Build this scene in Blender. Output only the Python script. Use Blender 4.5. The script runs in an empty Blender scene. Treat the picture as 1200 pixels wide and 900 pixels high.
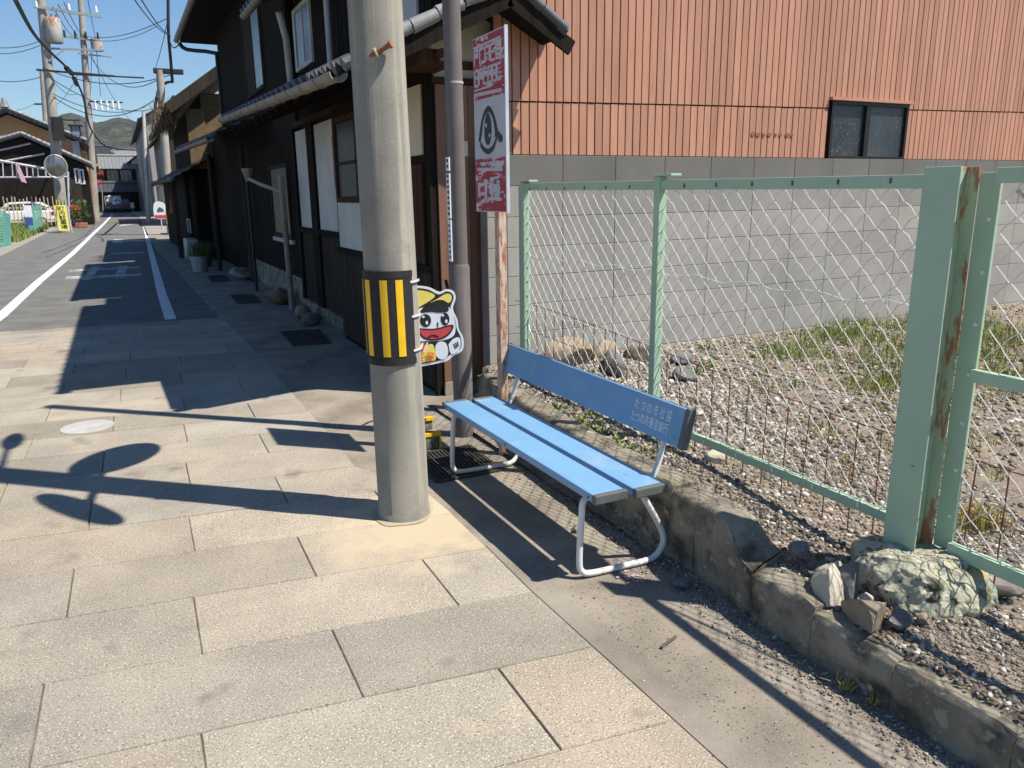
import bpy, bmesh, math, random
import numpy as np
from mathutils import Vector, Matrix, noise as mnoise
random.seed(7); rng = np.random.default_rng(11)
R_ = math.radians
sc = bpy.context.scene
COL = sc.collection

# ---------------------------------------------------------------- camera
FPX, CAMH = 900.0, 1.65
PITCH, ROLL, YAW = R_(13.9), R_(-0.75), R_(26.5)
fw = np.array([math.sin(YAW)*math.cos(PITCH), math.cos(YAW)*math.cos(PITCH), -math.sin(PITCH)])
r0 = np.array([math.cos(YAW), -math.sin(YAW), 0.0]); u0 = np.cross(r0, fw)
RT = math.cos(ROLL)*r0 + math.sin(ROLL)*u0
UP = -math.sin(ROLL)*r0 + math.cos(ROLL)*u0
CAM = np.array([0, 0, CAMH])
cd = bpy.data.cameras.new('camera'); cam = bpy.data.objects.new('camera', cd); COL.objects.link(cam)
cam.matrix_world = Matrix(((RT[0], UP[0], -fw[0], 0), (RT[1], UP[1], -fw[1], 0), (RT[2], UP[2], -fw[2], CAMH), (0, 0, 0, 1)))
cd.sensor_fit = 'HORIZONTAL'; cd.sensor_width = 36; cd.lens = 36*FPX/1200
cd.clip_start = 0.05; cd.clip_end = 9000
sc.camera = cam

# ---------------------------------------------------------------- world, sun, exposure
SUN_EL = R_(57); SUN_AZ = math.atan2(0.7507, -0.6607)          # azimuth clockwise from +Y
SUN = Vector((math.sin(SUN_AZ)*math.cos(SUN_EL), math.cos(SUN_AZ)*math.cos(SUN_EL), math.sin(SUN_EL)))
w = bpy.data.worlds.new('World'); sc.world = w; w.use_nodes = True
nt = w.node_tree; bg = nt.nodes['Background']
sky = nt.nodes.new('ShaderNodeTexSky'); sky.sky_type = 'NISHITA'; sky.sun_disc = False
sky.sun_elevation = SUN_EL; sky.sun_rotation = SUN_AZ
sky.altitude = 50; sky.air_density = 1.1; sky.dust_density = 0.1; sky.ozone_density = 5.5
hs = nt.nodes.new('ShaderNodeHueSaturation'); hs.inputs['Saturation'].default_value = 1.18; nt.links.new(sky.outputs[0], hs.inputs['Color']); nt.links.new(hs.outputs[0], bg.inputs[0]); bg.inputs[1].default_value = 0.078
sl = bpy.data.lights.new('sun', 'SUN'); sl.energy = 5.0; sl.angle = R_(0.53); sl.color = (1.0, 0.94, 0.83)
so = bpy.data.objects.new('sun', sl); COL.objects.link(so); so.location = SUN*60
so.rotation_euler = SUN.to_track_quat('Z', 'Y').to_euler()
vs = sc.view_settings; vs.view_transform = 'Standard'; vs.look = 'None'; vs.exposure = 0.72; vs.gamma = 1.0
vs.use_curve_mapping = False

# ---------------------------------------------------------------- helpers: picture point to world point on a real plane
def ray(x, y): return fw + RT*(x-600)/FPX - UP*(y-450)/FPX
def atz(x, y, z=0.0):
    d = ray(x, y); return CAM + d*((z-CAMH)/d[2])
def atX(x, y, X):
    d = ray(x, y); return CAM + d*(X/d[0])
def atY(x, y, Y):
    d = ray(x, y); return CAM + d*(Y/d[1])
def over(x, y, g):
    n = np.array([g[0], g[1], 0.0]); d = ray(x, y); return CAM + d*(((np.array(g)-CAM)@n)/(d@n))

# ---------------------------------------------------------------- materials
MATS = {}
def mat(name, c1, c2=None, scale=6.0, detail=6, rough=0.8, bump=0.0, bscale=None, metal=0.0, spec=0.4,
        rust=None, stretch=(1, 1, 1), speck=None, tint=None, lo=0.35, hi=0.65, streak=None, emis=None, coat=0, trans=0, bdist=0.01, halo=None):
    if name in MATS: return MATS[name]
    m = bpy.data.materials.new(name); m.use_nodes = True; MATS[name] = m
    t = m.node_tree; N = t.nodes; L = t.links; b = N['Principled BSDF']
    tc = N.new('ShaderNodeTexCoord'); mp = N.new('ShaderNodeMapping'); mp.inputs['Scale'].default_value = stretch
    L.new(tc.outputs['Object'], mp.inputs[0])
    def nz(s, d=detail, r=0.6, vec=mp):
        n = N.new('ShaderNodeTexNoise'); n.inputs['Scale'].default_value = s; n.inputs['Detail'].default_value = d
        n.inputs['Roughness'].default_value = r; L.new(vec.outputs[0], n.inputs['Vector']); return n
    def ramp(inp, a, bb):
        r = N.new('ShaderNodeMapRange'); r.inputs[1].default_value = a; r.inputs[2].default_value = bb
        r.clamp = True; L.new(inp, r.inputs[0]); return r.outputs[0]
    def mix(f, a, bb, mode='MIX'):
        x = N.new('ShaderNodeMix'); x.data_type = 'RGBA'; x.blend_type = mode
        if isinstance(f, float): x.inputs[0].default_value = f
        else: L.new(f, x.inputs[0])
        for s, v in ((6, a), (7, bb)):
            if isinstance(v, tuple): x.inputs[s].default_value = (*v[:3], 1)
            else: L.new(v, x.inputs[s])
        return x.outputs[2]
    c2 = c2 or tuple(v*0.75 for v in c1)
    col = mix(ramp(nz(scale).outputs[0], lo, hi), c1, c2)
    if streak:   # (colour, scale xyz, lo, hi)
        mp2 = N.new('ShaderNodeMapping'); mp2.inputs['Scale'].default_value = streak[1]; L.new(tc.outputs['Object'], mp2.inputs[0])
        col = mix(ramp(nz(1.0, 8, 0.65, mp2).outputs[0], streak[2], streak[3]), col, streak[0])
    if speck:    # list of (colour, scale, lo, hi)
        for sp in speck:
            col = mix(ramp(nz(sp[1], 3, 0.5).outputs[0], sp[2], sp[3]), col, sp[0])
    if halo:     # sandy stain spilt round a point: centre, radii, colour
        vd = N.new('ShaderNodeVectorMath'); vd.operation = 'DISTANCE'; L.new(tc.outputs['Object'], vd.inputs[0]); vd.inputs[1].default_value = halo[0]
        ad = N.new('ShaderNodeMath'); ad.operation = 'MULTIPLY_ADD'; L.new(nz(4.5, 6, .6).outputs[0], ad.inputs[0]); ad.inputs[1].default_value = .9; L.new(vd.outputs['Value'], ad.inputs[2])
        r = N.new('ShaderNodeMapRange'); r.inputs[1].default_value = halo[1]+.45; r.inputs[2].default_value = halo[2]+.38; r.inputs[3].default_value = .85; r.inputs[4].default_value = 0; r.clamp = True; L.new(ad.outputs[0], r.inputs[0])
        col = mix(r.outputs[0], col, halo[3])
    if rust:
        col = mix(ramp(nz(rust[1], 8, 0.7).outputs[0], rust[2], rust[3]), col, rust[0])
    if tint:
        a = N.new('ShaderNodeAttribute'); a.attribute_name = 'tint'
        col = mix(1.0, col, a.outputs['Color'], 'MULTIPLY')
    L.new(col, b.inputs['Base Color'])
    rr = N.new('ShaderNodeMapRange'); rr.inputs[3].default_value = max(0.02, rough-0.1); rr.inputs[4].default_value = min(1, rough+0.1)
    L.new(nz(scale*2.3).outputs[0], rr.inputs[0]); L.new(rr.outputs[0], b.inputs['Roughness'])
    b.inputs['Metallic'].default_value = metal
    b.inputs['Specular IOR Level'].default_value = spec
    if coat: b.inputs['Coat Weight'].default_value = coat
    if trans: b.inputs['Transmission Weight'].default_value = trans
    if bump:
        bp = N.new('ShaderNodeBump'); bp.inputs['Strength'].default_value = bump; bp.inputs['Distance'].default_value = bdist
        L.new(nz(bscale or scale*4, 8, 0.7).outputs[0], bp.inputs['Height']); L.new(bp.outputs[0], b.inputs['Normal'])
    if emis: b.inputs['Emission Color'].default_value = (*emis[:3], 1); b.inputs['Emission Strength'].default_value = emis[3]
    return m

M = {}
M['asphalt'] = mat('asphalt', (.16,.156,.15), (.115,.112,.108), 2, detail=9, spec=.15, rough=.95, bump=.6, bscale=160, speck=[((.17,.165,.16), 220, .6, .7)], bdist=.004)
M['concrete_strip'] = mat('worn concrete strip', (.30,.262,.215), (.175,.15,.122), 2.2, detail=10, spec=.12, rough=.95, bump=.6, bscale=120, speck=[((.32,.28,.235), 150, .6, .7), ((.06,.052,.044), 80, .62, .7)], bdist=.004)
M['stone'] = mat('granite paving', (.345,.3,.238), (.245,.213,.173), 2.1, detail=9, spec=.2, rough=.9, bump=.6, bscale=130, tint=1, lo=.32, hi=.68,
                 speck=[((.44,.355,.235), 1.6, .64, .8), ((.58,.53,.46), 150, .57, .68), ((.13,.112,.097), 120, .57, .68), ((.19,.165,.14), 3.1, .63, .74)], bdist=.003, halo=((1.2, 3.5, 0), .28, .62, (.45,.375,.265)))
M['grout'] = mat('joint grout', (.1,.085,.07), (.27,.225,.175), 2.2, rough=1, lo=.45, hi=.62)
M['soil'] = mat('gravelly soil', (.25,.2,.15), (.14,.112,.085), 5, rough=1, bump=.9, bscale=60, speck=[((.36,.32,.27), 60, .58, .66), ((.08,.065,.05), 45, .6, .7)], bdist=.01)
M['earth'] = mat('far earth', (.16,.15,.13), (.11,.1,.085), .4, rough=1)
M['sidewalk'] = mat('pale sidewalk', (.3,.27,.23), (.22,.2,.17), 1.2, rough=.95, bump=.3, bscale=80)
M['line'] = mat('road paint', (.72,.72,.71), (.5,.5,.49), 7, rough=.8, speck=[((.2,.2,.2), 45, .66, .74)])
M['lineworn'] = mat('worn road paint', (.45,.45,.44), (.17,.17,.165), 4, rough=.9, detail=9, lo=.4, hi=.6)
M['mortar'] = mat('sandy mortar', (.42,.36,.26), (.33,.28,.2), 6, rough=1, bump=.6, bscale=110, speck=[((.2,.17,.13), 100, .64, .72)], bdist=.004)
M['pole'] = mat('pole concrete', (.265,.25,.215), (.2,.19,.165), 3, rough=.9, bump=.45, bscale=110, speck=[((.4,.38,.33), 140, .64, .72), ((.08,.075,.065), 70, .7, .76)],
                streak=((.37,.34,.275), (11, 11, .3), .52, .64), rust=((.15,.14,.115), 1.7, .56, .74), bdist=.003)
M['kerb'] = mat('mossy kerb concrete', (.3,.262,.2), (.15,.128,.094), 4, detail=9, rough=.97, bump=.9, bscale=70, speck=[((.38,.36,.32), 90, .62, .72), ((.055,.05,.04), 7, .5, .68), ((.3,.29,.22), 16, .6, .68)], bdist=.006)
M['rock_l'] = mat('pale rock', (.52,.47,.38), (.4,.36,.29), 5, rough=.9, bump=.8, bscale=30)
M['rock_d'] = mat('dark rock', (.17,.165,.165), (.1,.1,.1), 7, rough=.9, bump=.9, bscale=30, speck=[((.3,.3,.3), 60, .62, .7)])
M['rock_b'] = mat('brown rock', (.3,.24,.17), (.17,.14,.11), 6, rough=.9, bump=.9, bscale=28, speck=[((.36,.2,.07), 9, .6, .7)])
M['rock_r'] = mat('reddish rock', (.23,.13,.09), (.12,.075,.055), 6, rough=.9, bump=.9, bscale=28)
M['brickbit'] = mat('grey brick piece', (.24,.2,.19), (.17,.15,.14), 8, rough=.9, bump=.6, bscale=60)
M['footing'] = mat('paint spattered footing', (.5,.47,.34), (.33,.33,.25), 5, rough=.95, bump=1, bscale=30, bdist=.02,
                   speck=[((.27,.37,.29), 5, .47, .6), ((.45,.33,.15), 6, .55, .68), ((.09,.085,.06), 10, .57, .66), ((.6,.58,.47), 28, .58, .66), ((.14,.13,.09), 40, .6, .66)])
M['gravel'] = mat('gravel stones', (.9,.9,.9), (.65,.65,.65), 30, rough=.95, tint=1)
M['green'] = mat('sage green paint', (.36,.5,.365), (.325,.455,.335), 4, rough=.5, spec=.5, bump=.12, bscale=90, speck=[((.19,.1,.05), 26, .72, .76)])
M['greenrust'] = mat('sage paint with rust', (.42,.54,.39), (.37,.48,.34), 4, rough=.6, rust=((.36,.17,.08), 6, .51, .58), stretch=(3, 3, .6), bump=.3, bscale=60)
M['greenpatch'] = mat('pale patched paint with rust', (.5,.55,.42), (.45,.5,.38), 4, rough=.6, rust=((.38,.17,.08), 16, .5, .58), stretch=(3, 3, .6))
M['wire'] = mat('galvanised wire', (.74,.76,.73), (.6,.63,.6), 30, rough=.5, metal=.1)
M['rustwire'] = mat('rusty wire', (.1,.05,.032), (.16,.07,.04), 40, rough=.9)
M['rustpost'] = mat('rusted painted post', (.62,.5,.42), (.5,.34,.25), 9, rough=.85, rust=((.36,.14,.06), 13, .47, .58), stretch=(3, 3, .7), bump=.4, bscale=80)
M['rust'] = mat('rust', (.3,.13,.06), (.2,.08,.04), 30, rough=.9, bump=.4, bscale=90)
M['blue'] = mat('blue bench plastic', (.15,.31,.5), (.13,.28,.46), 2.5, rough=.5, spec=.5, speck=[((.22,.36,.52), 45, .66, .74), ((.24,.34,.45), 4, .58, .74), ((.1,.2,.34), 16, .68, .74)], bump=.05, bscale=120)
M['endcap'] = mat('grey plastic cap', (.1,.11,.105), (.08,.085,.085), 12, rough=.6)
M['whitepipe'] = mat('white painted tube', (.68,.67,.66), (.56,.55,.53), 8, rough=.5, rust=((.3,.14,.065), 11, .585, .63), spec=.5)
M['letters'] = mat('faded white lettering', (.78,.8,.84), (.62,.68,.76), 40, rough=.7)
M['black'] = mat('black rubber', (.014,.014,.015), (.022,.021,.021), 40, rough=.75, bump=.3, bscale=150)
M['yellow'] = mat('yellow reflective strip', (.82,.5,.015), (.74,.44,.012), 14, rough=.45)
M['tie'] = mat('white cable tie', (.62,.6,.55), (.5,.48,.44), 20, rough=.5)
M['greypipe'] = mat('weathered grey pipe', (.145,.125,.12), (.105,.093,.09), 3, rough=.7, streak=((.21,.19,.18), (14, 14, .8), .52, .72), bump=.2, bscale=90)
M['white'] = mat('white board', (.74,.75,.77), (.68,.69,.71), 6, rough=.6)
M['signwhite'] = mat('faded sign white', (.5,.5,.55), (.44,.44,.49), 7, rough=.6, speck=[((.3,.3,.33), 50, .68, .75)])
M['signred'] = mat('peeling sign red', (.4,.028,.05), (.32,.025,.045), 6, rough=.6, stretch=(1, .6, 2.4), rust=((.55,.5,.54), 9, .545, .57))
M['alu'] = mat('aluminium edge', (.72,.73,.75), (.6,.6,.62), 10, rough=.35, metal=.5)
M['cream'] = mat('old plaster', (.62,.56,.43), (.55,.49,.37), 3, rough=.95, streak=((.4,.35,.26), (5, 5, .7), .6, .8))
M['plaster'] = mat('white plaster', (.55,.55,.53), (.46,.46,.445), 2.5, rough=.95, streak=((.45,.45,.44), (5, 5, .6), .62, .85))
M['darkwood'] = mat('charred dark wood', (.022,.017,.014), (.011,.009,.008), 3, spec=.06, rough=.85, stretch=(7, 7, .5), bump=.5, bscale=30, streak=((.05,.04,.034), (30, 30, .7), .6, .8))
M['greywood'] = mat('weathered wood', (.06,.048,.039), (.03,.025,.021), 3, spec=.06, rough=.9, stretch=(8, 8, .5), bump=.6, bscale=30, streak=((.12,.105,.09), (25, 25, .8), .58, .8))
M['brownwood'] = mat('brown timber', (.075,.04,.026), (.04,.023,.017), 3, spec=.06, rough=.8, stretch=(8, 8, .5), bump=.4, bscale=30)
M['tile'] = mat('dark roof tile', (.075,.08,.09), (.045,.048,.055), 3, rough=.5, spec=.5, bump=.3, bscale=60)
M['tile_l'] = mat('silver grey roof tile', (.26,.265,.275), (.16,.165,.175), 5, rough=.6, bump=.4, bscale=60, speck=[((.4,.39,.36), 9, .6, .75)])
M['gutter'] = mat('aged gutter', (.26,.235,.2), (.18,.16,.135), 4, rough=.6)
M['pvc'] = mat('grey white plastic pipe', (.42,.42,.43), (.33,.33,.34), 4, rough=.55)
M['glass'] = mat('dark window glass', (.02,.024,.028), (.03,.035,.04), 3, rough=.08, spec=.8)
M['plasterw'] = mat('sunlit white plaster', (.72,.72,.7), (.64,.64,.62), 2, rough=.95)  # brighter copy of the white plaster, sunlight put into its colour
M['glassd'] = mat('dull dark glass', (.014,.015,.016), (.02,.02,.021), 3, rough=.35, spec=.25)
M['glassb'] = mat('pale frosted glass', (.2,.25,.31), (.12,.15,.19), 5, rough=.3, spec=.6)
M['frost'] = mat('patterned frosted glass', (.045,.055,.06), (.02,.025,.03), 3, rough=.3, spec=.6, speck=[((.13,.13,.12), 55, .6, .68)], stretch=(1, 1, .55), bump=.5, bscale=90)
M['frame'] = mat('bronze window frame', (.018,.014,.012), (.025,.02,.017), 8, rough=.4, metal=.3)
M['clad'] = mat('salmon wood print cladding', (.48,.245,.162), (.405,.2,.128), 2.5, rough=.55, spec=.4, stretch=(9, 9, .8), tint=1, streak=((.36,.155,.095), (20, 20, 1.6), .6, .8),
               speck=[((.36,.15,.09), 5, .68, .76)])
M['cladtrim'] = mat('salmon painted trim', (.48,.24,.165), (.42,.2,.135), 3, rough=.6)
M['cladgap'] = mat('cladding groove', (.04,.014,.009), (.03,.01,.007), 4, rough=.8)
M['block'] = mat('concrete block', (.335,.32,.295), (.26,.248,.228), 1.3, detail=9, rough=.97, bump=.5, bscale=90, tint=1, speck=[((.38,.36,.335), 120, .62, .72), ((.13,.122,.11), 60, .66, .74)], streak=((.24,.228,.21), (4, 4, .9), .6, .78), bdist=.004)
M['blockjoint'] = mat('block joint', (.15,.14,.13), (.2,.19,.18), 6, rough=1)
M['iron'] = mat('iron grating', (.05,.047,.045), (.09,.075,.06), 20, rough=.7, metal=.6)
M['manhole'] = mat('worn pale lid', (.43,.42,.4), (.34,.33,.315), 8, rough=.7)
M['grass'] = mat('grass blades', (.15,.23,.045), (.24,.27,.08), 3, rough=.8, spec=.2)
M['drygrass'] = mat('dry grass blades', (.4,.31,.11), (.28,.25,.08), 3, rough=.9, spec=.2)
M['leaf'] = mat('leaves', (.05,.085,.022), (.085,.12,.035), 3, rough=.7, spec=.3)
M['bark'] = mat('bark', (.11,.085,.06), (.06,.05,.04), 8, rough=.95)
M['orange'] = mat('ochre orange wall', (.58,.3,.14), (.5,.25,.11), .8, rough=.95)
M['redwall'] = mat('red painted wall', (.26,.055,.035), (.2,.04,.028), 1, rough=.9)
M['greywall'] = mat('grey house wall', (.34,.33,.31), (.25,.245,.235), .8, rough=.95)
M['carwhite'] = mat('white car paint', (.78,.78,.77), (.75,.75,.74), 3, rough=.25, coat=.6)
M['carred'] = mat('red plastic', (.36,.025,.025), (.3,.022,.022), 3, rough=.35)
M['carblue'] = mat('dark blue paint', (.05,.075,.12), (.04,.06,.1), 3, rough=.25, coat=.5)
M['cargrey'] = mat('grey truck paint', (.11,.12,.11), (.08,.085,.08), 3, rough=.4)
M['tyre'] = mat('tyre rubber', (.015,.015,.015), (.02,.02,.02), 10, rough=.9)
M['net'] = mat('green plastic net', (.16,.42,.36), (.11,.32,.28), 18, rough=.6)
M['picket'] = mat('pale timber picket', (.5,.42,.31), (.38,.31,.22), 6, rough=.9)
M['ysign'] = mat('yellow sign', (.72,.66,.16), (.65,.6,.14), 5, rough=.5)
M['forest'] = mat('wooded hillside', (.046,.054,.03), (.026,.033,.02), .012, rough=1, speck=[((.085,.078,.045), .02, .52, .62), ((.014,.019,.012), .045, .5, .58), ((.085,.075,.045), .09, .56, .64), ((.012,.016,.01), .14, .55, .62)], bump=1, bscale=.09, bdist=6)
M['thatch'] = mat('tattered thatch', (.2,.14,.075), (.1,.07,.04), 8, rough=1, stretch=(1, 1, 5), bump=1, bscale=40)
M['mirror'] = mat('mirror face', (.62,.62,.6), (.55,.55,.52), 3, rough=.12, metal=.9)
M['mirrordull'] = mat('clouded mirror face', (.3,.29,.27), (.2,.195,.18), 2, rough=.3, metal=.8)
M['mirrorback'] = mat('orange mirror back', (.6,.2,.04), (.5,.16,.03), 4, rough=.5)
M['cable'] = mat('black cable', (.012,.012,.012), (.02,.02,.02), 10, rough=.6)
M['steel'] = mat('galvanised steel', (.38,.39,.39), (.28,.29,.29), 8, rough=.5, metal=.4)
M['farpole'] = mat('grey pole', (.36,.34,.31), (.27,.25,.22), 1.5, rough=.9, streak=((.2,.17,.14), (3, 3, .3), .55, .7))
M['tank'] = mat('rusty transformer tank', (.42,.4,.38), (.36,.33,.3), 2, rough=.7, rust=((.27,.13,.07), 3, .52, .6))
M['skin'] = mat('sign white face', (.72,.74,.8), (.68,.7,.76), 12, rough=.5)
M['ink'] = mat('sign black ink', (.012,.012,.014), (.018,.018,.02), 12, rough=.5)
M['capy'] = mat('sign pale yellow', (.78,.66,.14), (.72,.6,.12), 12, rough=.5)
M['mouth'] = mat('sign red', (.56,.06,.075), (.5,.05,.065), 12, rough=.5)
M['signorange'] = mat('sign orange lettering', (.66,.14,.03), (.6,.12,.03), 12, rough=.5)
M['purple'] = mat('lilac blossom', (.42,.3,.56), (.3,.2,.42), 14, rough=.9)
M['terracotta'] = mat('terracotta', (.35,.14,.08), (.28,.11,.06), 8, rough=.9)
M['tarp'] = mat('blue tarpaulin', (.04,.07,.17), (.03,.05,.12), 5, rough=.5)
M['orangecloth'] = mat('orange cloth', (.6,.14,.025), (.5,.11,.02), 5, rough=.9)
M['debris'] = mat('light litter', (.5,.46,.42), (.35,.31,.27), 60, rough=1)
M['petal'] = mat('pink petals', (.62,.4,.46), (.5,.33,.38), 60, rough=.9)
M['tagblue'] = mat('blue tag', (.05,.09,.3), (.04,.07,.25), 20, rough=.5)

# ---------------------------------------------------------------- mesh helpers
def V3(p): return Vector((float(p[0]), float(p[1]), float(p[2])))
def link(o, parent=None):
    COL.objects.link(o)
    if parent is not None: o.parent = parent
    return o
def tag(o, label=None, cat=None, group=None, kind=None):
    if label: o['label'] = label
    if cat: o['category'] = cat
    if group: o['group'] = group
    if kind: o['kind'] = kind
    return o
WL = {}
def wloc(o):
    return WL.get(o.name, Vector((0, 0, 0)))
def thing(name, label, cat, loc=(0, 0, 0), group=None):
    o = bpy.data.objects.new(name, None); COL.objects.link(o); o.empty_display_size = .2
    o.location = V3(loc); WL[o.name] = V3(loc)
    return tag(o, label, cat, group)

class MB:
    def __init__(s): s.v = []; s.f = []; s.t = []
    def add(s, vs, fs, tint=None):
        n = len(s.v); s.v += [tuple(map(float, p)) for p in vs]; s.f += [tuple(i+n for i in f) for f in fs]
        s.t += [tint]*len(fs); return s
    def box(s, a, b, tint=None):
        x0, x1 = sorted((a[0], b[0])); y0, y1 = sorted((a[1], b[1])); z0, z1 = sorted((a[2], b[2]))
        return s.add([(x0,y0,z0),(x1,y0,z0),(x1,y1,z0),(x0,y1,z0),(x0,y0,z1),(x1,y0,z1),(x1,y1,z1),(x0,y1,z1)],
                     [(0,3,2,1),(4,5,6,7),(0,1,5,4),(1,2,6,5),(2,3,7,6),(3,0,4,7)], tint)
    def bar(s, a, b, wd, ht, up=(0, 0, 1), tint=None):
        a, b, up = V3(a), V3(b), V3(up); d = (b-a).normalized(); r = d.cross(up).normalized(); u = r.cross(d)
        vs = []
        for p in (a, b):
            for i, j in ((-1,-1),(1,-1),(1,1),(-1,1)): vs.append(p + r*(i*wd/2) + u*(j*ht/2))
        return s.add(vs, [(0,1,2,3),(7,6,5,4),(0,4,5,1),(1,5,6,2),(2,6,7,3),(3,7,4,0)], tint)
    def tube(s, pts, r, seg=8, cap=True, tint=None):
        pts = [V3(p) for p in pts]; n = len(pts); rr = r if isinstance(r, (list, tuple)) else [r]*n
        base = len(s.v); prev = None
        for i, p in enumerate(pts):
            d = (pts[min(i+1, n-1)] - pts[max(i-1, 0)]).normalized()
            if prev is None:
                a = Vector((0, 0, 1)) if abs(d.z) < .9 else Vector((1, 0, 0)); x = d.cross(a).normalized()
            else: x = (prev - d*prev.dot(d)).normalized()
            prev = x; y = d.cross(x)
            for k in range(seg):
                an = 2*math.pi*k/seg; q = p + (x*math.cos(an) + y*math.sin(an))*rr[i]; s.v.append(tuple(q))
        for i in range(n-1):
            for k in range(seg):
                a = base+i*seg+k; b = base+i*seg+(k+1) % seg
                s.f.append((a, b, b+seg, a+seg)); s.t.append(tint)
        if cap:
            s.f.append(tuple(base+k for k in reversed(range(seg)))); s.t.append(tint)
            s.f.append(tuple(base+(n-1)*seg+k for k in range(seg))); s.t.append(tint)
        return s
    def prism(s, poly, o, right, up, th, tint=None):
        """flat outline (2D) in the plane o+right*x+up*y, front face at the plane, thickness th going back"""
        o, right, up = V3(o), V3(right).normalized(), V3(up).normalized(); n = right.cross(up)
        ar = sum(poly[i][0]*poly[(i+1) % len(poly)][1]-poly[(i+1) % len(poly)][0]*poly[i][1] for i in range(len(poly)))
        if ar < 0: poly = poly[::-1]
        k = len(poly); F = [o+right*x+up*y for x, y in poly]; B = [p-n*th for p in F]
        fs = [tuple(range(k)), tuple(range(2*k-1, k-1, -1))] + [(i, k+i, k+(i+1) % k, (i+1) % k) for i in range(k)]
        return s.add(F+B, fs, tint)
    def sphere(s, c, r, seg=12, rings=8, tint=None, sc3=(1, 1, 1)):
        vs = []; fs = []
        for i in range(rings+1):
            th = math.pi*i/rings
            for k in range(seg):
                ph = 2*math.pi*k/seg
                vs.append((c[0]+r*sc3[0]*math.sin(th)*math.cos(ph), c[1]+r*sc3[1]*math.sin(th)*math.sin(ph), c[2]+r*sc3[2]*math.cos(th)))
        for i in range(rings):
            for k in range(seg):
                a = i*seg+k; b = i*seg+(k+1) % seg; fs.append((a, a+seg, b+seg, b))
        return s.add(vs, fs, tint)
    def build(s, name, m, parent=None, smooth=False, bevel=0.0, jit=0.0, label=None, solid=0.0):
        off = wloc(parent) if parent is not None else Vector((0, 0, 0))
        me = bpy.data.meshes.new(name)
        vv = [(x-off.x, y-off.y, z-off.z) for x, y, z in s.v]
        if jit: vv = [tuple(c+random.uniform(-jit, jit) for c in p) for p in vv]
        me.from_pydata(vv, [], s.f); me.update()
        if any(t is not None for t in s.t):
            a = me.attributes.new('tint', 'FLOAT_COLOR', 'FACE')
            for i, t in enumerate(s.t):
                t = 1.0 if t is None else t
                a.data[i].color = (t, t, t, 1) if isinstance(t, (int, float)) else (*t, 1)
        me.materials.append(m)
        if smooth:
            for p in me.polygons: p.use_smooth = True
            try: me.set_sharp_from_angle(angle=R_(40))
            except Exception: pass
        o = link(bpy.data.objects.new(name, me), parent); WL[o.name] = off
        if parent is None: pass
        if solid:
            md = o.modifiers.new('solid', 'SOLIDIFY'); md.thickness = solid
        if bevel:
            md = o.modifiers.new('bevel', 'BEVEL'); md.width = bevel; md.segments = 2; md.limit_method = 'ANGLE'; md.angle_limit = R_(35)
        if label: o['label'] = label
        return o
def recentre(o):
    """put a top-level mesh's origin at the base of its own shape"""
    me = o.data; n = len(me.vertices); co = np.empty(n*3); me.vertices.foreach_get('co', co); co = co.reshape(-1, 3)
    c = np.array([(co[:, 0].min()+co[:, 0].max())/2, (co[:, 1].min()+co[:, 1].max())/2, co[:, 2].min()])
    me.vertices.foreach_set('co', (co-c).ravel()); me.update(); o.location = c; WL[o.name] = V3(c)
    return o
def np_mesh(name, V, F, m, tints=None, smooth=False):
    me = bpy.data.meshes.new(name); k = F.shape[1]
    me.vertices.add(len(V)); me.vertices.foreach_set('co', V.astype(np.float32).ravel())
    me.loops.add(F.size); me.loops.foreach_set('vertex_index', F.astype(np.int32).ravel())
    me.polygons.add(len(F)); me.polygons.foreach_set('loop_start', np.arange(0, F.size, k, dtype=np.int32))
    me.polygons.foreach_set('loop_total', np.full(len(F), k, dtype=np.int32))
    if smooth: me.polygons.foreach_set('use_smooth', np.ones(len(F), dtype=bool))
    me.update(calc_edges=True); me.validate()
    if tints is not None:
        a = me.attributes.new('tint', 'FLOAT_COLOR', 'FACE')
        a.data.foreach_set('color', np.hstack([tints, np.ones((len(tints), 1))]).astype(np.float32).ravel())
    me.materials.append(m)
    return link(bpy.data.objects.new(name, me))
def ico():
    bm = bmesh.new(); bmesh.ops.create_icosphere(bm, subdivisions=1, radius=1)
    v = np.array([q.co[:] for q in bm.verts]); f = np.array([[q.index for q in p.verts] for p in bm.faces]); bm.free(); return v, f
IV, IF = ico()
def pebbles(name, xyz, size, colors, m, flat=(.5, .9)):
    n = len(xyz); k = len(IV)
    V = np.repeat(IV[None], n, 0) * (1 + rng.uniform(-.28, .28, (n, k, 1)))
    s = size[:, None]*np.stack([rng.uniform(.7, 1.3, n), rng.uniform(.6, 1.1, n), rng.uniform(*flat, n)], 1); V = V*s[:, None, :]
    a = rng.uniform(0, 6.28, n); t = rng.normal(0, .35, n)
    c, s_ = np.cos(t), np.sin(t)
    y = V[..., 1]*c[:, None]-V[..., 2]*s_[:, None]; z = V[..., 1]*s_[:, None]+V[..., 2]*c[:, None]; V[..., 1] = y; V[..., 2] = z
    c, s_ = np.cos(a), np.sin(a)
    x = V[..., 0]*c[:, None]-V[..., 1]*s_[:, None]; y = V[..., 0]*s_[:, None]+V[..., 1]*c[:, None]; V[..., 0] = x; V[..., 1] = y
    V = (V + xyz[:, None, :]).reshape(-1, 3)
    F = (IF[None] + (np.arange(n)*k)[:, None, None]).reshape(-1, 3)
    return np_mesh(name, V, F, m, np.repeat(colors, len(IF), 0))
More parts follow.
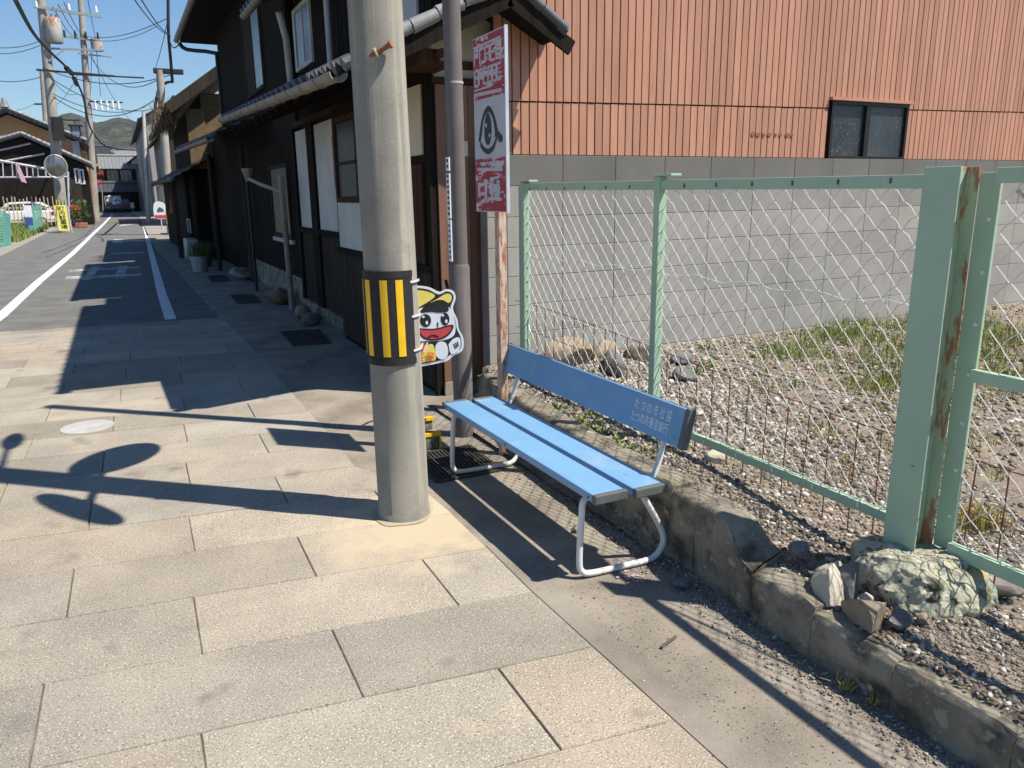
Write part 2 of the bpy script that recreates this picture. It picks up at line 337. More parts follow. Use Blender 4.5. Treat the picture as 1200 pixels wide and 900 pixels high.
def blades(name, xyz, h, m, lean=.5, wd=.004):
    n = len(xyz); a = rng.uniform(0, 6.28, n); l = rng.normal(0, lean, n)*h; b = rng.uniform(0, 6.28, n)
    d = np.stack([np.cos(a), np.sin(a), 0*a], 1); e = np.stack([np.cos(b), np.sin(b), 0*b], 1)
    w_ = (wd*(.6+.8*rng.random(n)))[:, None]; z = np.array([0, 0, 1.0])
    p0 = xyz-d*w_; p1 = xyz+d*w_; mid = xyz+e*(l*.35)[:, None]+z*(h*.6)[:, None]
    p2 = mid+d*w_*.7; p3 = mid-d*w_*.7; p4 = xyz+e*l[:, None]+z*(h*.95)[:, None]; p5 = p4+d*.0006
    V = np.stack([p0, p1, p2, p3, p4, p5], 1).reshape(-1, 3); i = (np.arange(n)*6)[:, None]
    F = np.concatenate([i+np.array([[0, 1, 2, 3]]), i+np.array([[3, 2, 5, 4]])], 0)
    return np_mesh(name, V, F, m)
def text_part(name, body, size, o, right, up, m, parent, depth=.002, squeeze=1.0, align='CENTER', lead=1.0):
    cu = bpy.data.curves.new(name, 'FONT'); cu.body = body; cu.size = size; cu.align_x = align; cu.align_y = 'CENTER'
    cu.space_line = lead; cu.extrude = depth/2
    ob = bpy.data.objects.new(name, cu); COL.objects.link(ob)
    dg = bpy.context.evaluated_depsgraph_get(); me = bpy.data.meshes.new_from_object(ob.evaluated_get(dg))
    bpy.data.objects.remove(ob); bpy.data.curves.remove(cu)
    right, up = V3(right).normalized(), V3(up).normalized(); n = right.cross(up); off = wloc(parent) if parent else Vector((0, 0, 0))
    mt = Matrix((( right.x*squeeze, up.x, n.x, o[0]-off.x), (right.y*squeeze, up.y, n.y, o[1]-off.y), (right.z*squeeze, up.z, n.z, o[2]-off.z), (0, 0, 0, 1)))
    me.transform(mt); me.materials.clear(); me.materials.append(m); me.name = name
    q = link(bpy.data.objects.new(name, me), parent); WL[q.name] = off; return q
def smooth_path(pts, n=6):
    pts = [V3(p) for p in pts]; out = []
    for i in range(len(pts)-1):
        p0 = pts[max(i-1, 0)]; p1 = pts[i]; p2 = pts[i+1]; p3 = pts[min(i+2, len(pts)-1)]
        for k in range(n):
            t = k/n
            out.append(.5*((2*p1)+(p2-p0)*t+(2*p0-5*p1+4*p2-p3)*t*t+(3*p1-p0-3*p2+p3)*t**3))
    return out+[pts[-1]]
def sp(pts, n=5): 
    s = smooth_path([(x, y, 0) for x, y in pts+[pts[0]]], n); return [(p.x, p.y) for p in s[:-1]]
def rock(name, c, sc3, m, label, cuts=9, seed=0, rot=0, cat='rock', group=None, sub=4, cutr=(.55, .85), nz=.06, parent=None, flatz=None):
    r = random.Random(seed); bm = bmesh.new(); bmesh.ops.create_icosphere(bm, subdivisions=sub, radius=1)
    pl = []
    for _ in range(cuts):
        n = Vector((r.gauss(0, 1), r.gauss(0, 1), r.gauss(0, 1))).normalized(); pl.append((n, r.uniform(*cutr)))
    for v in bm.verts:
        for n, d in pl:
            e = v.co.dot(n)-d
            if e > 0: v.co -= n*e*.96
        v.co += v.co.normalized()*nz*(mnoise.fractal(v.co*2.2+Vector((seed, 0, 0)), 1, 2, 5))
    me = bpy.data.meshes.new(name)
    me_m = Matrix.Rotation(rot, 4, 'Z') @ Matrix.Diagonal((*sc3, 1)); bm.transform(me_m)
    zmin = min(v.co.z for v in bm.verts); bm.to_mesh(me); bm.free(); me.materials.append(m)
    for p in me.polygons: p.use_smooth = True
    try: me.set_sharp_from_angle(angle=R_(24))
    except Exception: pass
    o = link(bpy.data.objects.new(name, me), parent); o.location = V3(c); WL[o.name] = V3(c)
    if label: tag(o, label, cat, group)
    return o
def tile_roof(mb, e0, e1, r0_, r1_, pitch=.27, rows=None, amp=.035, step=.03):
    """interlocking roof tiles between eave e0-e1 and top r0-r1"""
    e0, e1, r0_, r1_ = map(V3, (e0, e1, r0_, r1_)); L = (e1-e0).length; S = ((r0_-e0).length)
    nc = max(2, round(L/pitch)); nr = rows or max(2, round(S/.24)); seg = 6
    nrm = (e1-e0).cross(r0_-e0).normalized()
    if nrm.z < 0: nrm = -nrm
    cols = nc*seg+1; base = []
    for r in range(nr):
        for q in (0, 1):
            v = (r+q)/nr; a = e0.lerp(r0_, v); b = e1.lerp(r1_, v)
            for c in range(cols):
                u = c/(cols-1); ph = 2*math.pi*c/seg
                h = amp*(max(0, math.cos(ph))**.7 if math.cos(ph) > 0 else .35*math.cos(ph)) + (step if q == 0 else 0)
                base.append(a.lerp(b, u)+nrm*h)
    fs = []
    for r in range(nr*2-1):
        for c in range(cols-1):
            i = r*cols+c; fs.append((i, i+1, i+cols+1, i+cols))
    mb.add(base, fs)
    for c in range(nc+1):   # round eave ends
        p = e0.lerp(e1, min(1, c/nc)); d = (e0-r0_).normalized()
        mb.tube([p+nrm*(step*.6)-d*.06, p+nrm*(step*.6)+d*.025], pitch*.2, 8)
    return mb

# ================================================================= THE GROUND
g = MB().add([(-4800, -800, -.06), (4800, -800, -.06), (4800, 2500, -.06), (-4800, 2500, -.06)], [(0, 1, 2, 3)])
tag(g.build('ground', M['earth']), kind='structure')
EDGE = [(1.43, -3), (1.41, 1.45), (1.39, 2.65), (1.40, 3.13), (1.41, 3.98), (1.15, 4.52), (1.17, 5.46), (1.18, 8.8), (1.15, 12.0), (1.14, 12.4), (1.13, 16.1), (1.05, 26.4), (1.15, 40), (1.5, 60), (1.75, 80), (1.2, 140)]
def edgeX(y):
    for (xa, ya), (xb, yb) in zip(EDGE, EDGE[1:]):
        if ya <= y <= yb: return xa+(xb-xa)*(y-ya)/(yb-ya)
    return EDGE[-1][0]
def ribbon(left, right, z):
    mb = MB(); n = len(left); mb.add([(*p, z) for p in left]+[(*p, z) for p in right], [(i, n+i, n+i+1, i+1) for i in range(n-1)]); return mb
farY = lambda x: 11.62-.083*x
ys = [11.4, 12.4, 16.1, 20, 26.4, 34, 40, 47, 53, 60, 80, 100, 140]
def leftX(y): return -3.35 if y < 50 else (-3.35+(y-50)*.08 if y < 65 else -2.15)
rl = [(-9, 11.4), (-5.5, 12.4), (-3.9, 16.1), (-3.5, 20)] + [(leftX(y), y) for y in ys[4:]]
tag(ribbon([(x, y) for x, y in rl], [(edgeX(y)+.02, y) for y in ys], -.006).build('road', M['asphalt']), kind='structure')
# pavement strip beside the houses and under the bench
ye = [p[1] for p in EDGE if p[1] <= 60]
tag(ribbon([(x-.03, y) for x, y in EDGE if y <= 60], [(2.75, y) for y in ye], -.002).build('side_strip', M['concrete_strip']), kind='structure')
tag(ribbon([(leftX(y)-1.0 if y > 22 else -9.5, y) for y in ys[3:]], [(leftX(y)+.01, y) for y in ys[3:]], -.001).build('sidewalk', M['sidewalk']), kind='structure')
tag(ribbon([(1.2, 41), (1.5, 60), (1.8, 80), (1.5, 120)], [(3.4, 41), (3.8, 60), (4.2, 80), (4.5, 120)], .002).build('pavement', M['sidewalk']), kind='structure')
M['edgestrip'] = mat('grey cement edge', (.265,.232,.192), (.165,.142,.115), 2.2, detail=10, rough=.95, bump=.5, bscale=120, speck=[((.3,.275,.24), 160, .6, .7)], bdist=.003)
tag(ribbon([(x+.004, y) for x, y in EDGE[:4]], [(x+.105, y) for x, y in EDGE[:4]], .0012).build('gutter_edge', M['edgestrip']), kind='structure')
# stone paving: running bond courses
tag(MB().add([(-9, -3, -.007), (1.42, -3, -.007), (1.42, 4.0, -.007), (1.2, 4.5, -.007), (1.2, farY(1.2)-.03, -.007), (-9, farY(-9)-.03, -.007)], [tuple(range(6))]).build('paving_bed', M['grout']), kind='structure')
pv = MB(); GAP = .0026; CH = .004
def cpoly(poly, tint):
    c = Vector((sum(p[0] for p in poly)/len(poly), sum(p[1] for p in poly)/len(poly), 0)); k = len(poly)
    jz = random.uniform(-.0012, .0012); tx, ty = random.gauss(0, .0007), random.gauss(0, .0007)
    top = []; 
    for p in poly:
        d = Vector((p[0], p[1], 0))-c; l = d.length; q = c+d*((l-CH)/l) if l > .05 else c+d
        top.append((q.x, q.y, jz+tx*d.x+ty*d.y))
    mid = [(p[0], p[1], -.004) for p in poly]; bot = [(p[0], p[1], -.02) for p in poly]
    pv.add(top+mid+bot, [tuple(range(k))]+[(k+i, k+(i+1) % k, (i+1) % k, i) for i in range(k)]+[(2*k+i, 2*k+(i+1) % k, k+(i+1) % k, k+i) for i in range(k)], tint)
def clip_right(poly):
    out = []
    def inside(p): return p[0] <= edgeX(p[1])
    for i in range(len(poly)):
        a, b = poly[i], poly[(i+1) % len(poly)]; ia, ib = inside(a), inside(b)
        if ia: out.append(a)
        if ia != ib:
            lo, hi = (a, b) if ia else (b, a)
            for _ in range(22):
                m_ = ((lo[0]+hi[0])/2, (lo[1]+hi[1])/2)
                if inside(m_): lo = m_
                else: hi = m_
            out.append(lo)
    return out
for k in range(-10, 20):
    n0, n1 = 2.32+.465*k, 2.32+.465*(k+1)
    if k >= 14: n0, n1 = 8.83+(k-14)*.477, 8.83+(k-13)*.477
    jx = (.55 if k % 2 == 0 else .06)+.027*k-.0009*k*k*0
    for i in range(-10, 4):
        xa, xb = jx+i*.985-.0, jx+(i+1)*.985
        def pt(x, n): 
            return (x, (n-.13*x)/.9915)
        a = [pt(xa+GAP, n0+GAP), pt(xb-GAP, n0+GAP), pt(xb-GAP+.008, n1-GAP), pt(xa+GAP+.008, n1-GAP)]
        a = [(p[0], min(p[1], farY(p[0])-.01)) for p in a]
        a = clip_right(a)
        if len(a) < 3: continue
        ar = abs(sum(a[j][0]*a[(j+1) % len(a)][1]-a[(j+1) % len(a)][0]*a[j][1] for j in range(len(a))))/2
        if ar < .004: continue
        t = random.choice([random.uniform(.92, 1.06), random.uniform(.8, 1.12)]); wm = random.uniform(-.035, .035)
        cx = sum(p[0] for p in a)/len(a); cy = sum(p[1] for p in a)/len(a)
        if abs(cx-.75) < .45 and 2.3 < cy < 2.75: t, wm = .86, -.02
        cpoly(a, (t*(1+wm), t, t*(1-wm)))
tag(pv.build('paving', M['stone']), kind='structure')
# mortar ring round the pole foot
mp_ = [(1.185+(.165+.02*math.sin(a*2.1)+.012*math.sin(a*5))*math.cos(a), 3.69+(.165+.02*math.sin(a*1.7+1)+.012*math.sin(a*4))*math.sin(a), .0035) for a in [i*6.2832/36 for i in range(36)]]
tag(MB().add(mp_, [tuple(range(36))]).build('mortar_patch', M['mortar']), kind='structure')
# white lines
def stripe(pts, wd, z=-.002):
    mb = MB(); n = len(pts); L = []; Rr = []
    for i, p in enumerate(pts):
        a = Vector(pts[max(i-1, 0)][:2]); b = Vector(pts[min(i+1, n-1)][:2]); d = (b-a).normalized(); nn = Vector((-d.y, d.x))
        L.append((p[0]+nn.x*wd/2, p[1]+nn.y*wd/2, z)); Rr.append((p[0]-nn.x*wd/2, p[1]-nn.y*wd/2, z))
    mb.add(L+Rr, [(i, n+i, n+i+1, i+1) for i in range(n-1)]); return mb
ln = [atz(x, y) for x, y in [(200, 374), (190, 345), (182, 315), (176, 292), (171, 272), (166, 256)]]
tag(stripe(ln, .15).build('road_line', M['line']), kind='structure')
ll = [atz(x, y) for x, y in [(-30, 392), (0, 371), (45, 330), (85, 297), (108, 275), (122, 262), (132, 251)]]
tag(stripe(ll, .17).build('road_line', M['line']), kind='structure')
mk = MB()
qz = [0.0]
def quad_px(mb, pts, z=-.0035):
    qz[0] += .0001; z += qz[0]; mb.add([(*atz(x, y)[:2], z) for x, y in pts], [tuple(range(len(pts)))])
for q in ([(133, 280), (145, 280), (144, 284.5), (131, 284.5)], [(145, 281.3), (171, 281.3), (171, 282.6), (145, 282.6)]): quad_px(mk, q)
for q in ([(144, 261.5), (158, 262.2), (150, 264), (139, 264.8)], [(144, 253), (154, 252), (152, 253.6), (145, 254)]): quad_px(mk, q)
for q in ([(82, 316), (165, 312), (164, 314), (80, 318.4)], [(78, 324), (166, 320), (166, 323), (76, 327)], [(108, 312), (118, 312), (106, 328), (95, 328)], [(140, 311), (150, 311), (146, 326), (134, 326)],
          [(131, 296.5), (169, 295), (169, 296.5), (130, 298)]): quad_px(mk, q)
for i in range(4):
    y = 276+i*2.6; quad_px(mk, [(171.6, y), (176, y), (176.4, y+1.4), (171.8, y+1.4)], -.001)
tag(mk.build('road_marking', M['lineworn']), kind='structure')
def lid(c, r, m, label, n=40):
    mb = MB(); mb.tube([(c[0], c[1], -.02), (c[0], c[1], .0045)], r, n)
    for a in range(0, 360, 30): mb.box((c[0]+r*.6*math.cos(R_(a))-.01, c[1]+r*.6*math.sin(R_(a))-.01, .004), (c[0]+r*.6*math.cos(R_(a))+.01, c[1]+r*.6*math.sin(R_(a))+.01, .006))
    o = recentre(mb.build('manhole_cover', m)); return tag(o, label, 'manhole cover')
lid((-.385, 6.34), .18, M['manhole'], 'round white painted lid set in the pale stone paving')
# grates over the gutter
def grate(pa, pb, pc, pd, label, n=14, name='drain_grate'):
    """corners pa->pb long side near kerb, pc, pd opposite"""
    pa, pb, pc, pd = [Vector((p[0], p[1], .004)) for p in (pa, pb, pc, pd)]
    o = thing(name, label, 'grate', (pa+pb+pc+pd)/4, 'drain grates in the side strip')
    fr = MB()
    for a, b in ((pa, pb), (pb, pc), (pc, pd), (pd, pa)): fr.bar(a, b, .025, .012)
    fr.build('frame', M['iron'], o)
    b_ = MB()
    for i in range(1, n): b_.bar(pa.lerp(pb, i/n), pd.lerp(pc, i/n), .009, .010)
    for i in range(1, 4): b_.bar(pa.lerp(pd, i/4), pb.lerp(pc, i/4), .007, .008)
    b_.build('bars', M['iron'], o)
    MB().add([pa-Vector((0, 0, .003)), pb-Vector((0, 0, .003)), pc-Vector((0, 0, .003)), pd-Vector((0, 0, .003))], [(0, 1, 2, 3)]).build('pit', M['black'], o)  # flat black sheet painting the darkness below the bars
    return o
grate((1.50, 4.02), (1.92, 4.02), (1.94, 4.55), (1.52, 4.55), 'steel drain grate under the far end of the blue bench', 16)
grate((1.62, 8.8), (2.03, 8.75), (2.12, 9.75), (1.66, 9.85), 'iron drain grate in shade before the white plaster panel', 8)
grate((1.55, 12.9), (1.9, 12.8), (1.95, 14.0), (1.6, 14.1), 'iron drain grate in shade beside the reddish stone', 8)
grate((1.55, 16.6), (1.9, 16.6), (1.95, 18.0), (1.6, 18.0), 'iron drain grate in shade farthest along the house fronts', 8)
o = MB().box((1.27, 7.35, -.01), (1.56, 8.25, .004)).build('access_cover', M['concrete_strip'], bevel=.004)
tag(recentre(o), 'square grey access cover flush in the shaded side strip', 'access cover')

# ================================================================= GRAVEL LOT, KERB WALL
def sm(a, b, x): t = min(1, max(0, (x-a)/(b-a))); return t*t*(3-2*t)
def kerbX(y): return float(np.interp(y, [-3, 1.7, 2.05, 2.6, 3.2, 3.86, 4.5, 5.1, 5.62, 6], [2.055, 2.05, 2.075, 2.12, 2.13, 2.16, 2.25, 2.36, 2.48, 2.6]))
def lotz(x, y):
    z = .185+.085*sm(1.7, 3.2, y)+.02*sm(2.6, 4, x)*(1-sm(3, 5, y))
    z += .018*mnoise.noise(Vector((x*1.3, y*1.3, 0)))+.008*mnoise.noise(Vector((x*5, y*5, 3)))
    z += .12*math.exp(-((x-3.15)**2/.18+(y-5.1)**2/.08))
    z -= .25*(1-sm(kerbX(y)+.0, kerbX(y)+.07, x))+.03*(1-sm(kerbX(y)+.05, kerbX(y)+.3, x))*sm(1.6, 2, y)*0
    return z
gx = np.concatenate([np.arange(2.06, 4, .045), np.arange(4, 16, .16)]); gy = np.concatenate([np.arange(-2.5, .6, .15), np.arange(.6, 5.64, .045), [5.66]])
Vt = np.array([(x, y, lotz(x, y)) for y in gy for x in gx]); nx = len(gx)
Ft = np.array([(j*nx+i, j*nx+i+1, (j+1)*nx+i+1, (j+1)*nx+i) for j in range(len(gy)-1) for i in range(nx-1)])
tag(np_mesh('gravel_lot', Vt, Ft, M['soil'], smooth=True), kind='structure')
def palette(n, pal, jit=.18):
    c = np.array(pal)[rng.integers(0, len(pal), n)]; return np.clip(c*(1+rng.normal(0, jit, (n, 1)))+rng.normal(0, .01, (n, 3)), .02, .9)
GP = [(.34,.28,.22), (.6,.55,.48), (.3,.25,.2), (.22,.2,.18), (.36,.31,.26), (.17,.13,.1), (.42,.38,.33), (.24,.19,.14), (.14,.13,.12), (.33,.27,.2), (.2,.165,.13), (.24,.21,.17), (.55,.51,.46)]
xs = []; 
def scatter(n, x0, x1, y0, y1, s0, s1, dens=None):
    x = rng.uniform(x0, x1, n); y = rng.uniform(y0, y1, n)
    if dens is not None:
        k = np.array([random.random() < dens(a, b) for a, b in zip(x, y)]); x, y = x[k], y[k]
    k = x > np.array([kerbX(b) for b in y])+.07; x, y = x[k], y[k]
    s = s0*np.exp(rng.random(len(x))**2.2*math.log(s1/s0))
    z = np.array([lotz(a, b) for a, b in zip(x, y)])+s*.15
    return np.stack([x, y, z], 1), s
clump = lambda x, y: .75+.6*mnoise.noise(Vector((x*1.1, y*1.1, 9)))
pa_, sa_ = scatter(15000, 2.1, 3.6, .55, 5.6, .006, .019, clump)
pb_, sb_ = scatter(12000, 2.9, 7.2, 2.2, 5.6, .009, .028, lambda x, y: clump(x, y)*(1-.6*sm(5, 6.5, x)*sm(3.5, 4.5, y)))
pc_, sc_ = scatter(9000, 2.3, 3.4, 3.0, 5.5, .008, .026, None)
pd_, sd_ = scatter(5000, 5, 13, .5, 5.6, .012, .032, lambda x, y: .6)
pe_, se_ = scatter(26000, 2.1, 3.5, .5, 3.6, .0035, .013, lambda x, y: .55+1.1*mnoise.noise(Vector((x*1.7, y*1.7, 4))))
P4 = np.concatenate([pa_, pb_, pc_, pd_, pe_]); S4 = np.concatenate([sa_, sb_, sc_, sd_, se_])
tag(pebbles('gravel', P4, S4, palette(len(P4), GP), M['gravel']), 'brown and grey gravel covering the fenced vacant lot', 'gravel', kind='stuff')
# grit swept against the kerb on the pavement strip
n = 11000; y = rng.uniform(.7, 5.2, n); x = np.array([kerbX(v) for v in y])-.01-np.abs(rng.normal(0, .075, n)); s = .0016*np.exp(rng.random(n)**4*1.7)
k = (x > np.array([edgeX(v) for v in y])+.03); x, y, s = x[k], y[k], s[k]
tag(pebbles('grit', np.stack([x, y, s*.3], 1), s, palette(len(x), GP+[(.5,.48,.45)]), M['gravel'], (.35, .7)), 'loose grit swept along the foot of the low kerb wall', 'grit', kind='stuff')
n = 2600; x = rng.uniform(1.42, 2.05, n); y = rng.uniform(.8, 5.2, n); s = .0011*np.exp(rng.random(n)**5*1.6)
k = (x > np.array([edgeX(v) for v in y])+.02); x, y, s = x[k], y[k], s[k]
tag(pebbles('grit', np.stack([x, y, s*.3], 1), s, palette(len(x), GP), M['gravel'], (.35, .7)), 'sparse grit lying on the dusty strip under the bench', 'grit', kind='stuff')
# kerb wall of cast blocks
kw = thing('kerb_wall', 'low stained concrete kerb wall holding back the gravel behind the bench', 'low wall', (2.1, 3, 0))
def block(y0, y1, x0a, x0b, x1, z0, z1, seed, chip=0):
    """hand-made kerb block, front face along x0a..x0b"""
    r = random.Random(seed); bm = bmesh.new(); nx_, ny_, nz_ = 5, max(4, int((y1-y0)/.05)), 6
    idx = {}
    for i in range(nx_+1):
        for j in range(ny_+1):
            for k2 in range(nz_+1):
                if i in (0, nx_) or j in (0, ny_) or k2 in (0, nz_):
                    v = j/ny_; fx = x0a+(x0b-x0a)*v; px = fx+(x1+(fx-x0a)-fx)*i/nx_; zt = z0+(z1-z0)*v
                    p = Vector((px, y0+(y1-y0)*v, -.03+(zt+.03)*k2/nz_))
                    nn = mnoise.fractal(p*7+Vector((seed, 0, 0)), 1, 2, 5)*.006
                    if k2 == nz_ : p.z += nn*1.3+mnoise.noise(p*14)*.005
                    if i == 0: p.x += nn
                    if (i == 0) and k2 == nz_: p.x += .012; p.z -= .01+abs(mnoise.noise(p*9))*.012
                    if j in (0, ny_) and k2 == nz_: p.z -= .008
                    if j in (0, ny_) and i == 0: p.x += .008
                    if chip:
                        e = sm(.45, 1.0, 1-v if chip < 0 else v); cut = zt-abs(chip)*e*(1-.35*i/nx_)
                        if p.z > cut: p.z = cut+nn*2
                    idx[(i, j, k2)] = bm.verts.new(p)
    def q(*ks):
        try: bm.faces.new([idx[k_] for k_ in ks])
        except Exception: pass
    for j in range(ny_):
        for k2 in range(nz_):
            q((0,j,k2),(0,j,k2+1),(0,j+1,k2+1),(0,j+1,k2)); q((nx_,j,k2),(nx_,j+1,k2),(nx_,j+1,k2+1),(nx_,j,k2+1))
    for i in range(nx_):
        for j in range(ny_):
            q((i,j,0),(i,j+1,0),(i+1,j+1,0),(i+1,j,0)); q((i,j,nz_),(i+1,j,nz_),(i+1,j+1,nz_),(i,j+1,nz_))
        for k2 in range(nz_):
            q((i,0,k2),(i+1,0,k2),(i+1,0,k2+1),(i,0,k2+1)); q((i,ny_,k2),(i,ny_,k2+1),(i+1,ny_,k2+1),(i+1,ny_,k2))
    off = wloc(kw); me = bpy.data.meshes.new('kerb_block'); bm.transform(Matrix.Translation(-off)); bmesh.ops.recalc_face_normals(bm, faces=bm.faces); bm.to_mesh(me); bm.free()
    for p in me.polygons: p.use_smooth = True
    try: me.set_sharp_from_angle(angle=R_(45))
    except Exception: pass
    me.materials.append(M['kerb']); return link(bpy.data.objects.new('kerb_block', me), kw)
ky = [(-1.2, -.62, 2.05, 2.05, .15, .16, 0), (-.61, -.02, 2.05, 2.06, .16, .165, 0), (-.01, .58, 2.06, 2.06, .165, .16, 0), (.59, 1.02, 2.06, 2.055, .165, .17, 0), (1.03, 1.4, 2.055, 2.05, .17, .175, 0), (1.41, 1.73, 2.05, 2.045, .18, .185, 0),
      (1.74, 2.04, 2.045, 2.06, .2, .22, .03), (2.05, 2.44, 2.06, 2.10, .35, .345, -.16), (2.45, 2.63, 2.10, 2.115, .34, .33, 0), (2.64, 3.22, 2.115, 2.125, .345, .335, 0), (3.23, 3.86, 2.125, 2.16, .33, .33, 0), (3.87, 4.5, 2.16, 2.25, .33, .32, 0), (4.51, 5.1, 2.25, 2.36, .32, .3, .03), (5.11, 5.62, 2.36, 2.48, .28, .27, .06)]
for i, (a, b, xa, xb, z0, z1, ch) in enumerate(ky): block(a-.003, b+.004, xa, xb, xa+.12+(.03 if a > 2 else 0), z0, z1, i*3+1, ch)

# loose stones on the kerb
zz = lambda x, y: lotz(x, y)
rock('rock', (2.19, 1.80, .245), (.14, .11, .085), M['rock_l'], 'large pale flat topped rock resting on the broken kerb', 8, 44, .7, cutr=(.35, .62))
rock('rock', (2.245, 1.74, .24), (.075, .065, .095), M['rock_d'], 'dark grey upright rock leaning between pale rock and footing', 8, 9, .2, cutr=(.35, .65))
rock('rock', (2.17, 1.60, .215), (.12, .09, .075), M['rock_b'], 'brown wedge shaped rock at the end of a kerb block', 7, 15, 1.0, cutr=(.32, .6))
rock('rock', (2.24, 1.53, .21), (.05, .045, .035), M['rock_d'], 'small dark rough stone just right of the brown wedge rock', 7, 21, .5)
rock('rock', (2.26, 1.68, .215), (.03, .025, .02), M['rock_l'], 'fist sized pale stone between pale rock and dark rock', 7, 22, .5)
rock('rock', (2.33, 1.5, .205), (.03, .028, .022), M['rock_b'], 'small brown stone below the green painted footing', 7, 23, .5)
rock('rock', (2.27, 2.0, .26), (.05, .05, .035), M['rock_d'], 'dark stone in shade beside the chipped kerb block', 7, 25, .5)
rock('brick_piece', (2.72, 1.50, .225), (.09, .04, .045), M['brickbit'], 'flat grey broken brick under the bottom fence rail', 10, 31, 2.0, 'brick')
rock('rock', (1.98, 2.36, .02), (.06, .045, .018), M['rock_d'], 'thin grey slab lying at the kerb foot behind the bench leg', 8, 35, .6)
rock('rock', (1.88, 3.06, .012), (.045, .03, .015), M['rock_b'], 'small flat stone lying under the middle of the bench', 8, 36, .6)
rock('rock', (2.66, 2.95, .28), (.05, .06, .05), M['rock_l'], 'pale stone lying behind the near end of the bench back', 8, 37, .3)
for i, (x, y, s, mm, lb) in enumerate([(2.98, 5.02, (.24, .17, .14), 'rock_b', 'big brown boulder heaped by the corner fence post'), (3.42, 5.2, (.2, .14, .09), 'rock_b', 'grey brown boulder against the block wall beside the brown boulder'),
        (3.3, 4.85, (.2, .11, .1), 'rock_d', 'long grey rock in front of the stone heap'), (3.75, 5.15, (.15, .1, .1), 'rock_b', 'brown stone at the right end of the heap by the wall'), (3.62, 5.35, (.1, .09, .06), 'rock_l', 'pale stone on top of the heap by the block wall'),
        (4.0, 4.9, (.13, .08, .06), 'rock_d', 'flat dark stone farthest right of the stone heap'), (3.72, 4.5, (.13, .1, .06), 'rock_d', 'dark stone lying in the gravel before the heap')]):
    rock('boulder' if i < 2 else 'rock', (x, y, lotz(x, y)+s[2]*.55), s, M[mm], lb, 8, 50+i, i*.7, group='heaped stones by the block wall')
# pole foot boulder
ft = rock('post_footing', (2.555, 1.70, .17), (.25, .27, .215), M['footing'], 'rough boulder footing spattered green and ochre under the thick green post', 12, 97, .3, 'footing', sub=6, cutr=(.72, .94), nz=.12)

# ================================================================= CHAIN LINK FENCE
FX = 2.62
fence = thing('chain_link_fence', 'sage green framed chain link fence panel behind the blue bench', 'fence', (FX, 3.4, .25))
MB().bar((FX, 1.83, 1.674), (FX, 5.03, 1.698), .035, .05).build('top_rail', M['green'], fence, bevel=.003)
MB().bar((FX, 1.83, .372), (FX, 5.03, .385), .03, .042).build('bottom_rail', M['green'], fence, bevel=.003)
for yy, wd in ((3.44, .05), (5.01, .05)):
    MB().box((FX-.025, yy-wd/2, .1), (FX+.025, yy+wd/2, 1.73)).build('post', M['green'], fence, bevel=.004)
    MB().box((FX-.035, yy-.13, 1.7305), (FX+.035, yy+.02, 1.743)).build('rail_bracket', M['green'], fence, bevel=.002)
MB().box((FX-.02, 5.045, .1), (FX+.03, 5.07, 1.72)).build('end_strip', M['green'], fence)
for i in range(13):
    yy = 2.02+i*.24
    MB().box((FX-.0215, yy-.004, 1.67), (FX-.0172, yy+.004, 1.69)).build('clip', M['endcap'], fence); MB().box((FX-.0188, yy-.005, .368), (FX-.0148, yy+.005, .386)).build('clip', M['wire'], fence)
def chain(y0, y1, z0, z1, X, pit=.0535, r=.0024, seedv=1):
    mb = MB(); rr = random.Random(seedv); nw = int((y1-y0)/pit); nz_ = int(round((z1-z0)/pit))
    for i in range(nw+1):
        yb = y0+pit*i; pts = []
        for k2 in range(nz_+1):
            s = 1 if (k2+i) % 2 == 0 else -1; zz_ = z0+(z1-z0)*k2/nz_
            sag = .006*math.sin(zz_*7+i*.25)+.008*math.sin(zz_*3.1+yb*4)+rr.gauss(0, .0016)
            yv = min(y1, max(y0, yb+s*pit*.515+sag)); pts.append((X+s*.0022+.008*math.sin(yb*2.1+zz_*2), yv, zz_+.004*math.sin(yb*9)))
            if k2 < nz_:   # slight bend in each strand
                zn = z0+(z1-z0)*(k2+.5)/nz_; pts.append((X+.008*math.sin(yb*2.1+zn*2), min(y1, max(y0, yb+sag+.003)), zn+.007))
        mb.tube(pts, r, 4, False)
    return mb
chain(1.9, 3.42, .385, 1.66, FX+.01, seedv=1).build('chain_link', M['wire'], fence, smooth=True)
chain(3.47, 4.98, .39, 1.67, FX+.01, seedv=2).build('chain_link', M['wire'], fence, smooth=True)
for zz_ in (.82, 1.22): MB().tube([(FX+.018, 1.9+3.1*i/30, zz_+.012*math.sin(i*1.7)) for i in range(31)], .0018, 5).build('tension_wire', M['wire'], fence)
f2 = thing('chain_link_fence', 'chain link panel right of the thick green post with a mid rail', 'fence', (FX, .9, .25))
MB().bar((FX, -1.2, 1.684), (FX, 1.626, 1.689), .035, .05).build('top_rail', M['green'], f2, bevel=.003)
MB().bar((FX, -1.2, .335), (FX, 1.626, .35), .03, .05).build('bottom_rail', M['green'], f2, bevel=.003)
MB().bar((FX, -1.2, 1.02), (FX, 1.626, 1.01), .03, .045).build('mid_rail', M['green'], f2, bevel=.003)
MB().box((FX+.0155, 1.627, .33), (FX+.03, 1.6995, 1.70)).build('upright', M['green'], f2, bevel=.003)
for i in range(7): MB().box((FX+.012, 1.642, .46+i*.18), (FX+.0154, 1.654, .472+i*.18)).build('clip', M['wire'], f2)
MB().tube([(FX, 1.56, 1.64), (FX, 1.06, 1.27), (FX, .58, .93)], .007, 6).build('brace', M['greenpatch'], f2)
